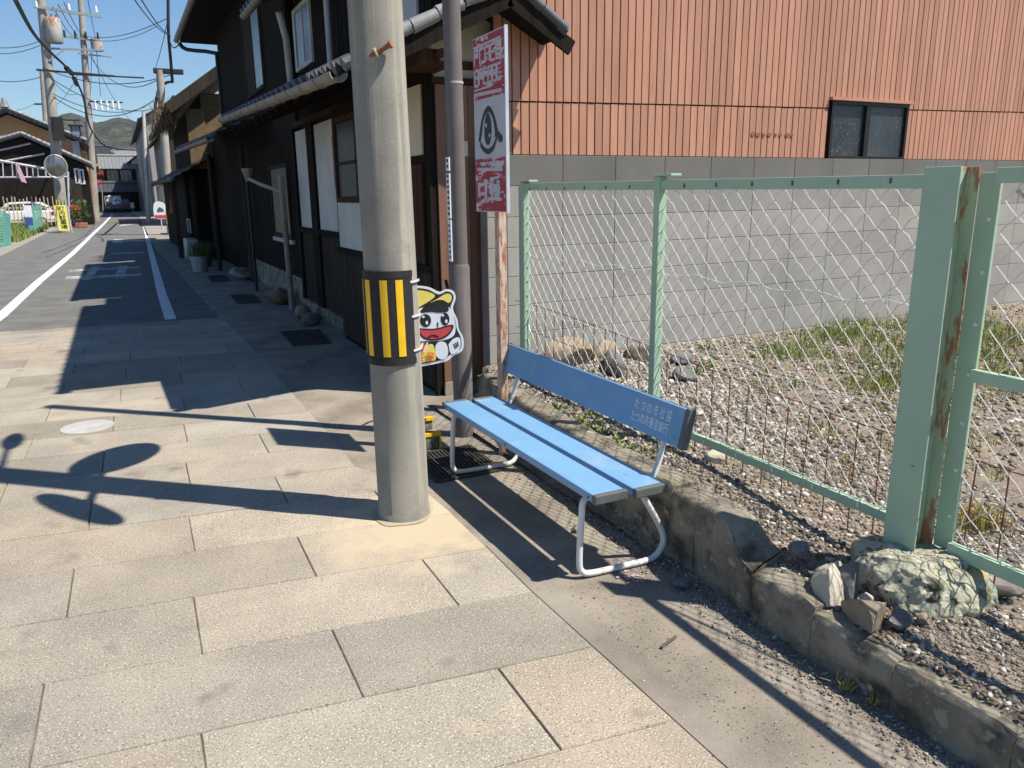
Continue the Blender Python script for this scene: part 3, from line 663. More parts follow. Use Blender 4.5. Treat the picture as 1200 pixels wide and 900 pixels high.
chain(-.4, 1.63, .37, 1.66, FX+.01, seedv=3).build('chain_link', M['wire'], f2, smooth=True)
# thick channel post
bp_ = thing('steel_post', 'thick sage green channel post with rust streaks on a boulder footing', 'post', (2.58, 1.77, .2))
px0, px1, py0, py1, pz0, pz1 = 2.528, 2.634, 1.70, 1.835, .2, 1.722
MB().box((px0, py0, pz0), (px0+.008, py1, pz1)).build('flange', M['green'], bp_, bevel=.003)
MB().box((px0+.0085, py0+.042, pz0), (px1-.0085, py0+.05, pz1-.001)).build('web', M['greenrust'], bp_, bevel=.002, label='pale web with rust streaks')
MB().box((px1-.008, py0-.0, pz0), (px1, py1, pz1-.002)).build('flange', M['greenrust'], bp_, bevel=.002, label='rust streaked inner flange')
# rusty wire panel behind the mesh
rw = MB(); WX = 2.675
def wz(y): return .69+.16*sm(1.6, 5.2, y)
for i in range(40):
    yy = .2+i*.128; rw.tube([(WX+random.gauss(0, .004), yy, lotz(WX, yy)-.05), (WX+random.gauss(0, .004), yy+random.gauss(0, .006), wz(yy)+.005)], .0032, 5)
for dz in (0, -.2): rw.tube([(WX, .15+i*.27, wz(.15+i*.27)+dz) for i in range(20)], .003, 5)
tag(recentre(rw.build('wire_panel', M['rustwire'])), 'rusty welded wire panel standing in the gravel behind the chain link', 'wire panel')

# ================================================================= BLOCK WALL AND CLADDING BUILDING
BY = 5.66
bw = thing('block_wall', 'grey concrete block wall along the back of the gravel lot', 'wall', (8, BY, .2))
MB().box((2.62, BY+.006, 0), (15, BY+.13, 1.945)).build('joints', M['blockjoint'], bw)
mb = MB(); lev = [1.952, 1.71, 1.468, 1.226, .99, .752, .512, .275, .035, -.2]
for r in range(9):
    for i in range(-2, 24):
        xa, xb = 3.315+.5185*(i-1), 3.315+.5185*i
        xa = max(2.62, xa)
        if xb-xa < .05: continue
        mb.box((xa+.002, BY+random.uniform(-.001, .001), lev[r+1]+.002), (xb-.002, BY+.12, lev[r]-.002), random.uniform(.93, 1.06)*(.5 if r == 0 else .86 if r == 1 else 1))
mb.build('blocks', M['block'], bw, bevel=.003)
rb = thing('clad_building', 'salmon clad building with a dark sliding window above the block wall', 'building', (8, 6, 1.95))
RY = 5.70
cl = MB(); xw0, xw1 = 6.37, 7.49; zw0, zw1 = 1.955, 2.50; seam = 2.43
def seamz(x): return 2.36+.02*(x-3)
p = .077; x = 2.72; i = 0
while x < 15:
    ti = random.uniform(.86, 1.1); tj = random.uniform(.86, 1.1); sz = seamz(x)
    if not (xw0-.02 < x+p/2 < xw1+.02): cl.box((x+.006, RY+random.uniform(-.001, .001), 1.958), (x+p-.006, RY+.015, sz-.006), ti)
    z0 = sz+.004
    if xw0-.02 < x+p/2 < xw1+.02: z0 = max(z0, zw1+.03)
    cl.box((x+.006, RY-.006+random.uniform(-.001, .001), z0), (x+p-.006, RY+.015, 6.2), tj); x += p
cl.build('wall', M['clad'], rb)
MB().box((2.72, RY+.014, 1.957), (xw0, RY+.05, 6.2)).box((xw1, RY+.014, 1.957), (15, RY+.05, 6.2)).box((xw0, RY+.0142, zw1), (xw1, RY+.05, 6.19)).build('backing', M['cladgap'], rb)
MB().box((3.35, RY+.06, 0), (15, 12, 6.15)).build('core', M['greywall'], rb)
wf = MB().box((xw0-.03, RY-.045, zw1), (xw1+.03, RY+.02, zw1+.028)).build('window', M['cladtrim'], rb, label='sliding window with dark frame')
fr = MB()
fr.box((xw0-.0, RY-.02, zw0), (xw0+.03, RY+.03, zw1-.001)).box((xw1-.03, RY-.02, zw0), (xw1, RY+.03, zw1-.001)).box((xw0+.03, RY-.02, zw1-.035), (xw1-.03, RY+.03, zw1-.002)).box((xw0+.5, RY-.012, zw0), (xw0+.56, RY+.02, zw1-.035)).box((xw0+.03, RY-.02, zw0), (xw1-.03, RY+.03, zw0+.02))
fr.build('frame', M['frame'], wf)
MB().box((xw0+.03, RY+.022, zw0+.02), (xw0+.5, RY+.028, zw1-.035)).build('pane', M['frost'], wf)
MB().box((xw0+.56, RY+.008, zw0+.02), (xw1-.03, RY+.014, zw1-.035)).build('pane', M['frost'], wf)
MB().box((xw0+.03, RY+.032, zw0), (xw1-.03, RY+.04, zw1-.03)).build('interior', M['black'], wf)
MB().box((2.72, RY-.03, 6.2), (15.3, 12.2, 6.3)).build('roof', M['tile'], rb)
for xx, w_ in ((5.36, .045), (5.42, .05), (5.5, .03), (5.56, .05), (5.66, .02), (5.71, .03), (5.79, .05), (5.86, .03)):
    zr = 2.15+random.uniform(-.004, .004); MB().prism(sp([(0, 0), (w_*.5, -.012*random.random()), (w_, .003), (w_, .022), (w_*.6, .016+.02*random.random()), (0, .02)], 2), (xx, RY-.0075, zr), (1, 0, 0), (0, 0, 1), .006).build('rust_mark', M['rust'], rb)

# ================================================================= OLD HOUSE
ha = thing('old_house', 'old dark timber house with tiled lower roof and white plaster panels', 'house', (2.6, 9, 0))
XB, XR = 2.25, 2.42
MB().box((XR+.03, 6.0, 0), (3.3, 11.5, 2.95)).build('wall', M['darkwood'], ha, label='dark boarded ground floor wall')
MB().box((2.5, 6.3, 2.95), (3.3, 11.5, 5.2)).build('wall', M['darkwood'], ha, label='dark boarded upper wall')
# projecting bay, street face at XB
MB().box((XB+.02, 5.95, 0), (XR+.02, 9.0, 2.6)).build('bay', M['darkwood'], ha)
wn = MB()
for i in range(20): wn.box((XB, 5.98+i*.151, .05), (XB+.018, 5.98+i*.151+.143, 1.02))
wn.build('wainscot', M['greywood'], ha)
MB().box((XB-.015, 5.93, 1.02), (XB+.03, 9.02, 1.08)).box((XB-.012, 5.93, 1.90), (XB+.03, 6.9, 1.96)).build('sill_beam', M['darkwood'], ha)
MB().box((XB+.002, 7.0, 1.085), (XB+.016, 8.9, 1.58)).build('plaster_panel', M['plaster'], ha)
MB().box((XB+.002, 6.08, 1.965), (XB+.016, 6.85, 2.50)).build('plaster_panel', M['cream'], ha, label='cream plaster panel beside the corner post')
dr = MB()
for i in range(6): dr.box((XB-.004, 6.1+i*.13, 1.085), (XB+.016, 6.1+i*.13+.122, 1.895))
dr.build('door', M['brownwood'], ha)
wi = MB().box((XB-.02, 7.15, 1.585), (XB+.018, 8.85, 1.64)).box((XB-.02, 7.15, 2.42), (XB+.018, 8.85, 2.47)).box((XB-.02, 8.79, 1.64), (XB+.018, 8.85, 2.42)).box((XB-.02, 7.15, 1.64), (XB+.018, 7.21, 2.42)).box((XB-.015, 7.95, 1.64), (XB+.018, 8.01, 2.42)).box((XB-.015, 7.21, 1.98), (XB+.018, 8.79, 2.01)).build('window', M['brownwood'], ha)
MB().box((XB+.004, 7.22, 1.645), (XB+.010, 8.78, 2.415)).build('pane', M['glassd'], wi)
MB().box((XB-.03, 8.86, 1.75), (XB+.018, 9.0, 2.3)).build('shutter_box', M['plaster'], ha)
# corner post and side wall facing the lot
MB().box((XB-.01, 5.90, 0), (XB+.05, 5.97, 2.55)).build('corner_post', M['darkwood'], ha)
sd = MB(); x = XB+.055
while x < 2.715:
    sd.box((x, 5.885, .12), (x+.085, 5.92, 2.48), random.uniform(.42, .6)); x += .09  # boards tinted dark, the shade under the eave put into their colour
sd.build('side_cladding', M['clad'], ha)
MB().box((XB+.05, 5.925, 0), (3.3, 6.0, 3.0)).build('side_wall', M['cream'], ha)
MB().box((XB+.03, 5.86, 2.485), (2.75, 5.924, 2.53)).build('lintel', M['brownwood'], ha)
MB().box((XB+.05, 5.87, 0), (2.62, 5.924, .115)).build('plinth', M['kerb'], ha)
MB().box((XB+.2, 5.88, 1.35), (XB+.205, 5.884, 1.352)).build('sticker', M['white'], ha)
# recessed street wall
for (ya, yb) in ((9.06, 10.55), (10.95, 11.75)): MB().box((XR+.002, ya, 1.22), (XR+.028, yb, 2.55)).build('plaster_panel', M['plaster'], ha)
for ya in (9.0, 10.58, 11.78): MB().box((XR-.03, ya, 0), (XR+.03, ya+.12 if ya != 10.58 else 10.93, 2.6)).build('post', M['darkwood'], ha)
wn = MB()
for i in range(18): wn.box((XR+.004, 9.1+i*.148, .16), (XR+.028, 9.1+i*.148+.14, 1.15))
wn.build('wainscot', M['greywood'], ha)
MB().box((XR-.04, 9.1, 1.15), (XR+.03, 11.8, 1.215)).build('sill_beam', M['darkwood'], ha)
MB().box((XR-.05, 9.0, 0), (XR+.03, 11.9, .155)).build('foundation', M['kerb'], ha, bevel=.01)
MB().box((XR-.06, 5.9, 2.6), (3.3, 11.6, 2.66)).build('eave_soffit', M['brownwood'], ha)
# rafters under the lower eave
rf = MB()
for i in range(14): rf.bar((1.56, 5.75+i*.44, 2.50), (2.45, 5.75+i*.44, 2.86), .05, .06)
rf.build('rafters', M['darkwood'], ha)
er = MB(); tile_roof(er, (1.50, 5.42, 2.50), (1.46, 11.5, 2.68), (2.52, 5.42, 2.99), (2.52, 11.5, 3.12), .25)
er.build('lower_roof', M['tile'], ha, smooth=True)
MB().add([(1.52, 5.45, 2.48), (1.48, 11.5, 2.65), (2.5, 11.5, 3.08), (2.5, 5.45, 2.95)], [(0, 1, 2, 3)]).build('soffit_boards', M['darkwood'], ha)
def gutter(mb, a, b, r=.055, up=(0, 0, 1)):
    a, b = V3(a), V3(b); d = (b-a).normalized(); sx = d.cross(Vector((0, 0, 1))).normalized(); n = 24
    vs = []
    for j in range(n+1):
        p = a.lerp(b, j/n)
        for k2 in range(9):
            an = math.pi*k2/8; vs.append(p+sx*(math.cos(an)*r)-Vector((0, 0, 1))*(math.sin(an)*r))
    fs = [(j*9+k2, j*9+k2+1, (j+1)*9+k2+1, (j+1)*9+k2) for j in range(n) for k2 in range(8)]; mb.add(vs, fs)
    for j in range(0, n+1, 2):
        p = a.lerp(b, j/n); mb.tube([p+sx*(math.cos(math.pi*q/8)*(r+.003))-Vector((0, 0, 1))*(math.sin(math.pi*q/8)*(r+.003)) for q in range(9)], .005, 5)
    return mb
gutter(MB(), (1.46, 5.52, 2.47), (1.42, 11.45, 2.68), .06).build('gutter', M['gutter'], ha, smooth=True, solid=.004)
# gabled end over the side wall: verge, ridge, right slope
gr = MB(); tile_roof(gr, (3.16, 5.42, 2.83), (3.16, 6.2, 2.83), (2.74, 5.42, 3.10), (2.74, 6.2, 3.10), .25); gr.build('gable_roof', M['tile'], ha, smooth=True)
vg = MB(); vg.bar((1.62, 5.41, 2.50), (2.72, 5.41, 3.02), .03, .11).bar((3.24, 5.41, 2.72), (2.72, 5.41, 3.02), .03, .11); vg.build('barge_board', M['darkwood'], ha)
vt = MB(); a, b = V3((1.56, 5.40, 2.60)), V3((2.74, 5.40, 3.13))
for i in range(6): vt.tube([a.lerp(b, i/6)+Vector((0, random.gauss(0, .006), random.gauss(0, .008))), a.lerp(b, (i+.97)/6)], [random.uniform(.05, .06), .046], 10)
for i in range(2):
    pass
c_, d_ = V3((3.18, 5.40, 2.85)), V3((2.78, 5.40, 3.11)); v2 = MB()
for i in range(2): v2.tube([c_.lerp(d_, i/2), c_.lerp(d_, (i+.97)/2)], [.042, .038], 10)
v2.build('verge_tiles', M['tile'], ha, smooth=True)
vt.build('verge_tiles', M['tile_l'], ha, smooth=True, label='pale weathered verge tiles on the gable, sunlight put into the colour')  # paler tile than the right verge, sun on this slope painted in
MB().add([(1.6, 5.44, 2.49), (2.72, 5.44, 3.0), (2.72, 6.0, 3.0), (1.6, 6.0, 2.49)], [(0, 1, 2, 3)]).add([(3.14, 5.44, 2.78), (2.72, 5.44, 3.0), (2.72, 6.0, 3.0), (3.14, 6.0, 2.78)], [(0, 3, 2, 1)]).build('gable_soffit', M['darkwood'], ha)
MB().tube([(2.2, 5.46, 2.62), (2.2, 5.9, 2.62)], .045, 8).build('purlin_end', M['brownwood'], ha)
MB().box((2.05, 5.5, 2.56), (2.32, 5.93, 2.66)).build('bracket_block', M['brownwood'], ha)
# upper storey details
ub = MB()
for i in range(30): ub.box((2.482, 6.35+i*.172, 3.0), (2.499, 6.35+i*.172+.15, 5.15))
ub.build('upper_boards', M['darkwood'], ha)
w1, w2 = atX(334, 62, 2.47), atX(352, 52, 2.47)
uw = MB().box((2.45, 11.38, 3.32), (2.481, 11.5, 4.1)).box((2.45, 10.5, 3.32), (2.481, 10.56, 4.1)).box((2.45, 10.56, 4.04), (2.481, 11.38, 4.1)).box((2.45, 10.56, 3.32), (2.481, 11.38, 3.37)).box((2.452, 10.93, 3.37), (2.481, 10.99, 4.04)).build('upper_window', M['plaster'], ha)
MB().box((2.462, 10.57, 3.38), (2.468, 10.92, 4.03)).box((2.462, 11.0, 3.38), (2.468, 11.37, 4.03)).build('pane', M['glassb'], uw)
MB().box((2.46, 6.65, 3.0), (2.481, 7.35, 3.9)).build('pale_panel', M['plaster'], ha)
MB().tube([(2.36, 9.22, 3.05), (2.36, 9.25, 5.0)], .035, 10).build('downspout', M['pvc'], ha, smooth=True)
gutter(MB(), (1.86, 5.45, 5.07), (1.86, 11.7, 5.07), .06).build('gutter', M['gutter'], ha, smooth=True, solid=.004)
gutter(MB(), (1.9, 9.4, 4.05), (1.9, 12.0, 4.10), .055).build('gutter', M['gutter'], ha, smooth=True, solid=.004)
MB().tube([(2.2, 11.1, 4.0), (2.3, 11.25, 3.7), (2.33, 11.3, 3.06)], .045, 10).build('downspout', M['pvc'], ha, smooth=True)
me_ = MB(); tile_roof(me_, (1.92, 9.3, 4.13), (1.92, 12.1, 4.15), (2.5, 9.3, 4.42), (2.5, 12.1, 4.44), .25, 3); me_.build('mid_roof', M['tile'], ha, smooth=True)
ur = MB(); tile_roof(ur, (1.9, 5.43, 5.15), (1.9, 11.75, 5.15), (3.4, 5.43, 5.85), (3.4, 11.75, 5.85), .27); ur.build('upper_roof', M['tile'], ha, smooth=True)
MB().box((1.95, 5.5, 5.08), (3.4, 11.7, 5.13)).build('upper_soffit', M['darkwood'], ha)
# downspout at the far end with hopper
dsp = MB(); dsp.tube([(2.16, 11.62, 0.02), (2.15, 11.62, 1.95)], .042, 10); dsp.build('downspout', M['gutter'], ha, smooth=True)
MB().tube([(2.15, 11.62, 1.72), (2.0, 12.6, 1.85), (1.95, 13.3, 1.95)], .03, 8).build('downspout', M['gutter'], ha, smooth=True)
MB().tube([(1.95, 13.3, 1.9), (1.95, 13.3, 2.0), (1.95, 13.3, 2.1)], [.04, .07, .1], 8).build('rain_hopper', M['gutter'], ha, smooth=True)

# second old house, behind the first along the street
hb = thing('old_house', 'second dark timber house along the shaded street with a tall eave and frosted window', 'house', (2.6, 16, 0))
MB().box((2.48, 11.9, 0), (6, 19.6, 5.3)).build('wall', M['darkwood'], hb)
MB().box((2.47, 19.61, 0), (6, 22.59, 3.3)).build('wall', M['darkwood'], hb)
ub = MB()
for i in range(42): ub.box((2.46, 11.95+i*.182, 2.9), (2.479, 11.95+i*.182+.165, 5.2))
ub.build('upper_boards', M['darkwood'], hb)
lb_ = MB()
for i in range(42): lb_.box((2.45, 11.95+i*.182, .4), (2.479, 11.95+i*.182+.16, 2.5))
lb_.build('lower_boards', M['darkwood'], hb)
MB().box((2.42, 11.95, 0), (2.479, 17.5, .42)).build('foundation', M['kerb'], hb, bevel=.01)
W = [atX(285, 28, 2.44), atX(308, 22, 2.44), atX(290, 110, 2.44)]
wi = MB().box((2.42, 13.9, 3.42), (2.459, 15.75, 3.48)).box((2.42, 13.9, 4.68), (2.459, 15.75, 4.74)).box((2.42, 13.9, 3.48), (2.459, 13.96, 4.68)).box((2.42, 15.69, 3.48), (2.459, 15.75, 4.68)).box((2.425, 14.78, 3.48), (2.459, 14.84, 4.68)).build('window', M['greywood'], hb)
MB().box((2.438, 13.97, 3.49), (2.445, 14.77, 4.67)).build('pane', M['glassb'], wi)
MB().box((2.43, 14.85, 3.49), (2.445, 15.68, 4.67)).build('shutter', M['greywood'], wi)
wi = MB().box((2.41, 12.55, 1.0), (2.449, 14.1, 1.06)).box((2.41, 12.55, 2.1), (2.449, 14.1, 2.16)).box((2.41, 12.55, 1.06), (2.449, 12.6, 2.1)).box((2.41, 14.05, 1.06), (2.449, 14.1, 2.1)).build('window', M['greywood'], hb)
MB().box((2.43, 12.6, 1.06), (2.436, 14.05, 2.1)).build('pane', M['glassd'], wi)
MB().box((2.40, 12.5, .92), (2.449, 14.15, .985)).build('sill', M['pvc'], wi)
ur = MB(); tile_roof(ur, (1.75, 12.65, 5.28), (1.75, 20.9, 5.30), (4.2, 12.65, 6.4), (4.2, 20.9, 6.4), .28); ur.build('roof', M['tile'], hb, smooth=True)
MB().box((1.8, 12.7, 5.20), (4.2, 20.85, 5.26)).build('soffit', M['darkwood'], hb)
gutter(MB(), (1.72, 12.6, 5.22), (1.72, 20.8, 5.24), .06).build('gutter', M['gutter'], hb, smooth=True, solid=.004)
MB().tube(smooth_path([(1.76, 20.6, 5.15), (1.9, 20.5, 5.0), (2.4, 19.8, 4.85), (2.44, 19.62, 4.6), (2.44, 19.62, 2.9)], 3), .045, 8).build('downspout', M['cable'], hb, smooth=True)
lr = MB(); tile_roof(lr, (1.55, 13.9, 2.62), (1.5, 21.0, 2.80), (2.47, 13.9, 3.0), (2.47, 21.0, 3.15), .25); lr.build('lower_roof', M['tile'], hb, smooth=True)
gutter(MB(), (1.5, 13.9, 2.60), (1.46, 21.0, 2.76), .06).build('gutter', M['gutter'], hb, smooth=True, solid=.004)
MB().tube([(2.3, 16.2, 0), (2.28, 16.2, 2.65)], .05, 8).build('post', M['greywood'], hb)
MB().tube([(2.0, 19.2, 0), (2.0, 19.2, 2.6)], .05, 8).build('post', M['greywood'], hb)
MB().tube([(2.1, 14.5, 0.0), (2.1, 14.5, 2.0)], .03, 8).build('downspout', M['cable'], hb)

# third house: tattered roof with a brown end wall
hc = thing('old_house', 'third house with a tattered brown roof edge and ochre end wall', 'house', (3.5, 27, 0))
MB().box((2.3, 22.6, 0), (6, 34, 4.3)).build('wall', M['darkwood'], hc)
MB().box((2.29, 22.56, 2.7), (5.9, 22.598, 4.28)).build('end_wall', M['thatch'], hc, label='ochre brown textured end wall')
c0, c1 = V3((1.45, 22.1, 4.0)), V3((4.2, 22.1, 6.0))
MB().add([c0, c1, c1+Vector((0, 12.5, 0)), c0+Vector((0, 12.5, 0)), c0-Vector((0, 0, .2)), c1-Vector((0, 0, .2)), c1+Vector((0, 12.5, -.2)), c0+Vector((0, 12.5, -.2))],
         [(0, 1, 2, 3), (7, 6, 5, 4), (0, 4, 5, 1), (1, 5, 6, 2), (2, 6, 7, 3), (3, 7, 4, 0)]).build('roof', M['thatch'], hc)
MB().bar(c0+Vector((0, -.06, -.16)), c1+Vector((0, -.06, -.16)), .05, .26).build('barge_board', M['greywood'], hc)
n = 700; bx = np.stack([1.45+rng.normal(0, .12, n), 22.2+rng.random(n)*3, 3.95-rng.random(n)*.6], 1)
e = blades('thatch_fringe', bx-np.array(wloc(hc)), np.full(n, .22), M['thatch'], 1.5, .01); e.parent = hc
MB().box((1.9, 22.5, 2.4), (2.35, 22.55, 3.9)).build('end_boards', M['thatch'], hc)
lr = MB(); tile_roof(lr, (1.35, 21.8, 2.1), (1.35, 34, 2.2), (2.3, 21.8, 2.6), (2.3, 34, 2.7), .28); lr.build('lower_roof', M['tile'], hc, smooth=True)
MB().box((1.75, 23.5, 0), (2.3, 34, 2.3)).build('shop_front', M['darkwood'], hc)
MB().bar((1.5, 24.0, 0), (1.5, 24.0, 2.2), .12, .12, up=(0, 1, 0)).bar((1.9, 23.2, 0), (1.9, 23.2, 2.3), .1, .1, up=(0, 1, 0)).build('post', M['greywood'], hc)
oc = MB(); c = atz(206, 250, .0); 
q = V3(atY(207, 236, 30)); oc.prism([(-.28, -.42), (.28, -.42), (.22, .05), (.08, .32), (-.05, .36), (-.2, .1)], q, (1, -.2, 0), (0, 0, 1), .12)
tag(recentre(oc.build('banner_cloth', M['orangecloth'], bevel=.03)), 'orange cloth hanging under the dark eave by the far right pole', 'cloth')
# things at the house fronts
rock('rock', (2.12, 10.75, .09), (.13, .13, .11), M['rock_b'], 'round brown stone by the grey downspout', 7, 61, .2)
rock('rock', (2.14, 10.2, .08), (.18, .12, .09), M['rock_d'], 'larger grey stone in front of the recessed wall', 7, 62, .5)
rock('rock', (2.12, 12.6, .12), (.22, .3, .15), M['rock_r'], 'squared reddish stone block on the shaded strip', 6, 63, .1)
rock('rock', (2.15, 16.8, .12), (.24, .36, .14), M['kerb'], 'flat grey step stone before the shaded doorway', 6, 64, .1)
for i, (px, py, lb) in enumerate([(235, 318, 'grey tapered plant pot in the shade by the house fronts'), (240, 312, 'dark plant pot behind the grey tapered plant pot')]):
    c = atz(px, py); t = thing('planter', lb, 'planter', c)
    MB().tube([(c[0], c[1], 0), (c[0], c[1], .35)], [.16, .21], 14).build('pot', M['steel' if i == 0 else 'endcap'], t, smooth=True)
    n = 120; b_ = blades('foliage', np.stack([rng.normal(0, .08, n), rng.normal(0, .08, n), np.full(n, .3)], 1), rng.uniform(.15, .4, n), M['leaf'], .6, .015); b_.parent = t
c = atz(226, 306); t = thing('rack', 'pale blue cart standing against the dark shop front', 'cart', c)
MB().box((c[0]-.15, c[1]-.5, .05), (c[0]+.15, c[1]+.5, .6)).build('body', M['steel'], t, bevel=.04)
MB().tube([(c[0], c[1]-.4, .75), (c[0], c[1]-.4, 1.1), (c[0], c[1]+.4, 1.1), (c[0], c[1]+.4, .75)], .02, 6).build('handle', M['pvc'], t)

# ================================================================= FOREGROUND UTILITY POLE
PX, PY = 1.185, 3.69
up_ = thing('utility_pole', 'stout grey concrete utility pole in the stone paving beside the bench', 'utility pole', (PX, PY, 0))
def pax(z): return (PX-.02*z/2.6, PY, z)
MB().tube([pax(-.1), pax(.03), pax(.04), pax(.5), pax(1.5), pax(3), pax(6), pax(9)], [.140, .140, .134, .132, .128, .122, .11, .1], 40).build('shaft', M['pole'], up_, smooth=True)
q = V3(over(441, 62, (PX-.03, PY-.125, 0))); q2 = V3(over(456, 53, (PX+.03, PY-.17, 0)))
bo = MB(); bo.tube([q+(q-q2)*.5, q2], .011, 10); d = (q2-q).normalized(); bo.tube([q2, q2+d*.012], .017, 12); bo.build('step_bolt', M['rust'], up_, smooth=True)
MB().tube([q-d*.002, q+d*.006], .024, 12).build('bolt_washer', M['mortar'], up_, smooth=True)
# hazard wrap
wr = thing('hazard_wrap', 'black wrap with yellow strips tied round the foreground pole', 'hazard wrap', pax(.84))
wr.name = 'hazard_wrap'
def shell(mb, z0, z1, a0, a1, r, n=28, th=.006):
    vs = []
    for i in range(n+1):
        a = R_(a0+(a1-a0)*i/n)
        for rr_, zz_ in ((r+th, z0), (r+th, z1), (r, z1), (r, z0)):
            c = pax(zz_); vs.append((c[0]+math.cos(a)*rr_, c[1]+math.sin(a)*rr_, zz_))
    fs = []
    for i in range(n):
        for k2 in range(4): fs.append((i*4+k2, i*4+(k2+1) % 4, (i+1)*4+(k2+1) % 4, (i+1)*4+k2))
    fs += [(3, 2, 1, 0), (n*4, n*4+1, n*4+2, n*4+3)]; return mb.add(vs, fs)
vang = math.degrees(math.atan2(-PY, -PX))     # direction pole -> camera
shell(MB(), .84, 1.295, vang-220, vang+48, .131).build('sheet', M['black'], wr, smooth=True)
shell(MB(), .835, .868, vang-220, vang+49, .1365, th=.003).build('hem', M['black'], wr, smooth=True)
shell(MB(), 1.265, 1.298, vang-220, vang+49, .1355, th=.003).build('hem', M['black'], wr, smooth=True)
for a in (16, -16, -56, -96, -136, -176): shell(MB(), .880, 1.255, vang+a-7.5, vang+a+7.5, .1362, 6, .0035).build('yellow_strip', M['yellow'], wr, smooth=True)
for zz_ in (.90, 1.07, 1.24):
    shell(MB(), zz_-.004, zz_+.006, vang+42, vang+88, .133, 10, .007).build('tie', M['tie'], wr, smooth=True)

# convex mirrors on the pole above the picture
def cmirror(c, n, r, label, arm):
    c, n = V3(c), V3(n).normalized(); t = thing('convex_mirror', label, 'convex mirror', c, 'convex mirrors on the foreground pole')
    side = n.cross(Vector((0, 0, 1))).normalized(); upv = Vector((0, 0, 1))
    def disc(rr_, d0, bulge, rings=6, seg=40):
        mb = MB(); vs = [c+n*(d0+bulge)]; fs = []
        for i in range(1, rings+1):
            f = i/rings
            for k2 in range(seg):
                a = 2*math.pi*k2/seg; vs.append(c+side*math.cos(a)*rr_*f+upv*math.sin(a)*rr_*f+n*(d0+bulge*(1-f*f)))
        for k2 in range(seg): fs.append((0, 1+k2, 1+(k2+1) % seg))
        for i in range(rings-1):
            for k2 in range(seg):
                a = 1+i*seg+k2; b = 1+i*seg+(k2+1) % seg; fs.append((a, a+seg, b+seg, b))
        return mb.add(vs, fs)
    disc(r*.96, .01, .05).build('mirror_face', M['mirror'], t, smooth=True)
    disc(r, 0, -.07).build('backing', M['mirrorback'], t, smooth=True)
    MB().tube([c+side*math.cos(a*.1309)*r+upv*math.sin(a*.1309)*r+n*.006 for a in range(49)], .018, 8).build('rim', M['mirrorback'], t, smooth=True)
    MB().tube([c-n*.05, V3(arm)], .025, 8).build('arm', M['mirrorback'], t, smooth=True)
    return t
cmirror((1.36, 4.07, 3.20), (.75, -.66, 0), .31, 'round convex mirror turned to the side lane, above the picture on the pole', pax(3.0))
cmirror((1.19, 3.22, 3.22), (-.91, -.41, 0), .33, 'round convex mirror turned to the street, above the picture on the pole', pax(3.0))
t = thing('street_lamp', 'small street lamp on an arm high on the foreground pole', 'street lamp', pax(4.3))
MB().tube([pax(4.1), (PX+.1, PY+.3, 4.4), (PX+.12, PY+.5, 4.45)], .02, 8).build('arm', M['steel'], t)
MB().sphere((PX+.12, PY+.62, 4.42), .1, 14, 8, None, (.7, 2.2, .5)).build('lamp_head', M['alu'], t, smooth=True)

# child warning board fixed behind the pole
kb = thing('warning_board', 'flat cutout board of a child in a yellow cap fixed behind the pole', 'warning board', (1.4, 3.60, .8))
K0 = V3(over(480, 440, (1.25, 3.66, 0))); kr = V3((.93, -.3, 0)).normalized(); kn = Vector((-.3*1, -.93, 0)).normalized()
KS = .00074
def kp(pts): return [((x-480)*KS, (900-y)*KS) for x, y in pts]
def kface(pts, m, lay, name, parent=kb):
    pts2 = kp(pts); return MB().prism(pts2, K0+V3(kn)*lay, kr, (0, 0, 1), .0012 if lay else .006).build(name, m, parent)
kface(sp([(300, 300), (440, 285), (560, 283), (640, 296), (705, 328), (755, 312), (803, 328), (816, 375), (795, 445), (822, 520), (832, 590), (856, 640), (862, 700), (845, 745), (785, 775), (750, 805), (690, 820), (560, 840), (300, 850)], 4), M['skin'], 0, 'board')
kface(sp([(300, 312), (440, 302), (560, 298), (635, 312), (700, 345), (755, 326), (792, 342), (800, 378), (778, 440), (806, 520), (818, 590), (842, 645), (846, 700), (830, 735), (770, 760), (735, 790), (690, 803), (560, 822), (300, 832)], 4), M['ink'], .0015, 'outline')
kface(sp([(300, 480), (500, 470), (560, 440), (600, 430), (740, 425), (782, 455), (804, 530), (808, 590), (785, 640), (700, 664), (560, 662), (300, 650)], 4), M['skin'], .003, 'face')
kface(sp([(300, 325), (440, 315), (560, 312), (630, 325), (675, 352), (640, 385), (560, 430), (490, 475), (300, 480)], 4), M['capy'], .003, 'cap')
kface(sp([(690, 375), (750, 342), (785, 352), (785, 385), (765, 405), (730, 385), (690, 383), (640, 400)], 4), M['capy'], .003, 'cap_brim')
kface(sp([(560, 470), (600, 425), (650, 400), (720, 392), (755, 412), (762, 460), (700, 470), (640, 462)], 4), M['ink'], .0045, 'fringe')
for cx, cy, rx, ry in ((605, 520, 38, 45), (738, 515, 30, 44)):
    kface([(cx+rx*math.cos(a*.3142), cy+ry*math.sin(a*.3142)) for a in range(20)], M['ink'], .0045, 'eye')
    kface([(cx+8+9*math.cos(a*.6283), cy+15+14*math.sin(a*.6283)) for a in range(10)], M['skin'], .006, 'eye_glint')
    kface([(cx-14+9*math.cos(a*.6283), cy-26+8*math.sin(a*.6283)) for a in range(10)], M['skin'], .006, 'eye_glint')
kface(sp([(540, 568), (660, 578), (788, 555), (775, 610), (720, 650), (640, 662), (575, 635)], 5), M['ink'], .0045, 'mouth_outline')
kface(sp([(556, 580), (660, 590), (774, 568), (760, 608), (712, 640), (642, 650), (584, 626)], 5), M['mouth'], .006, 'mouth')
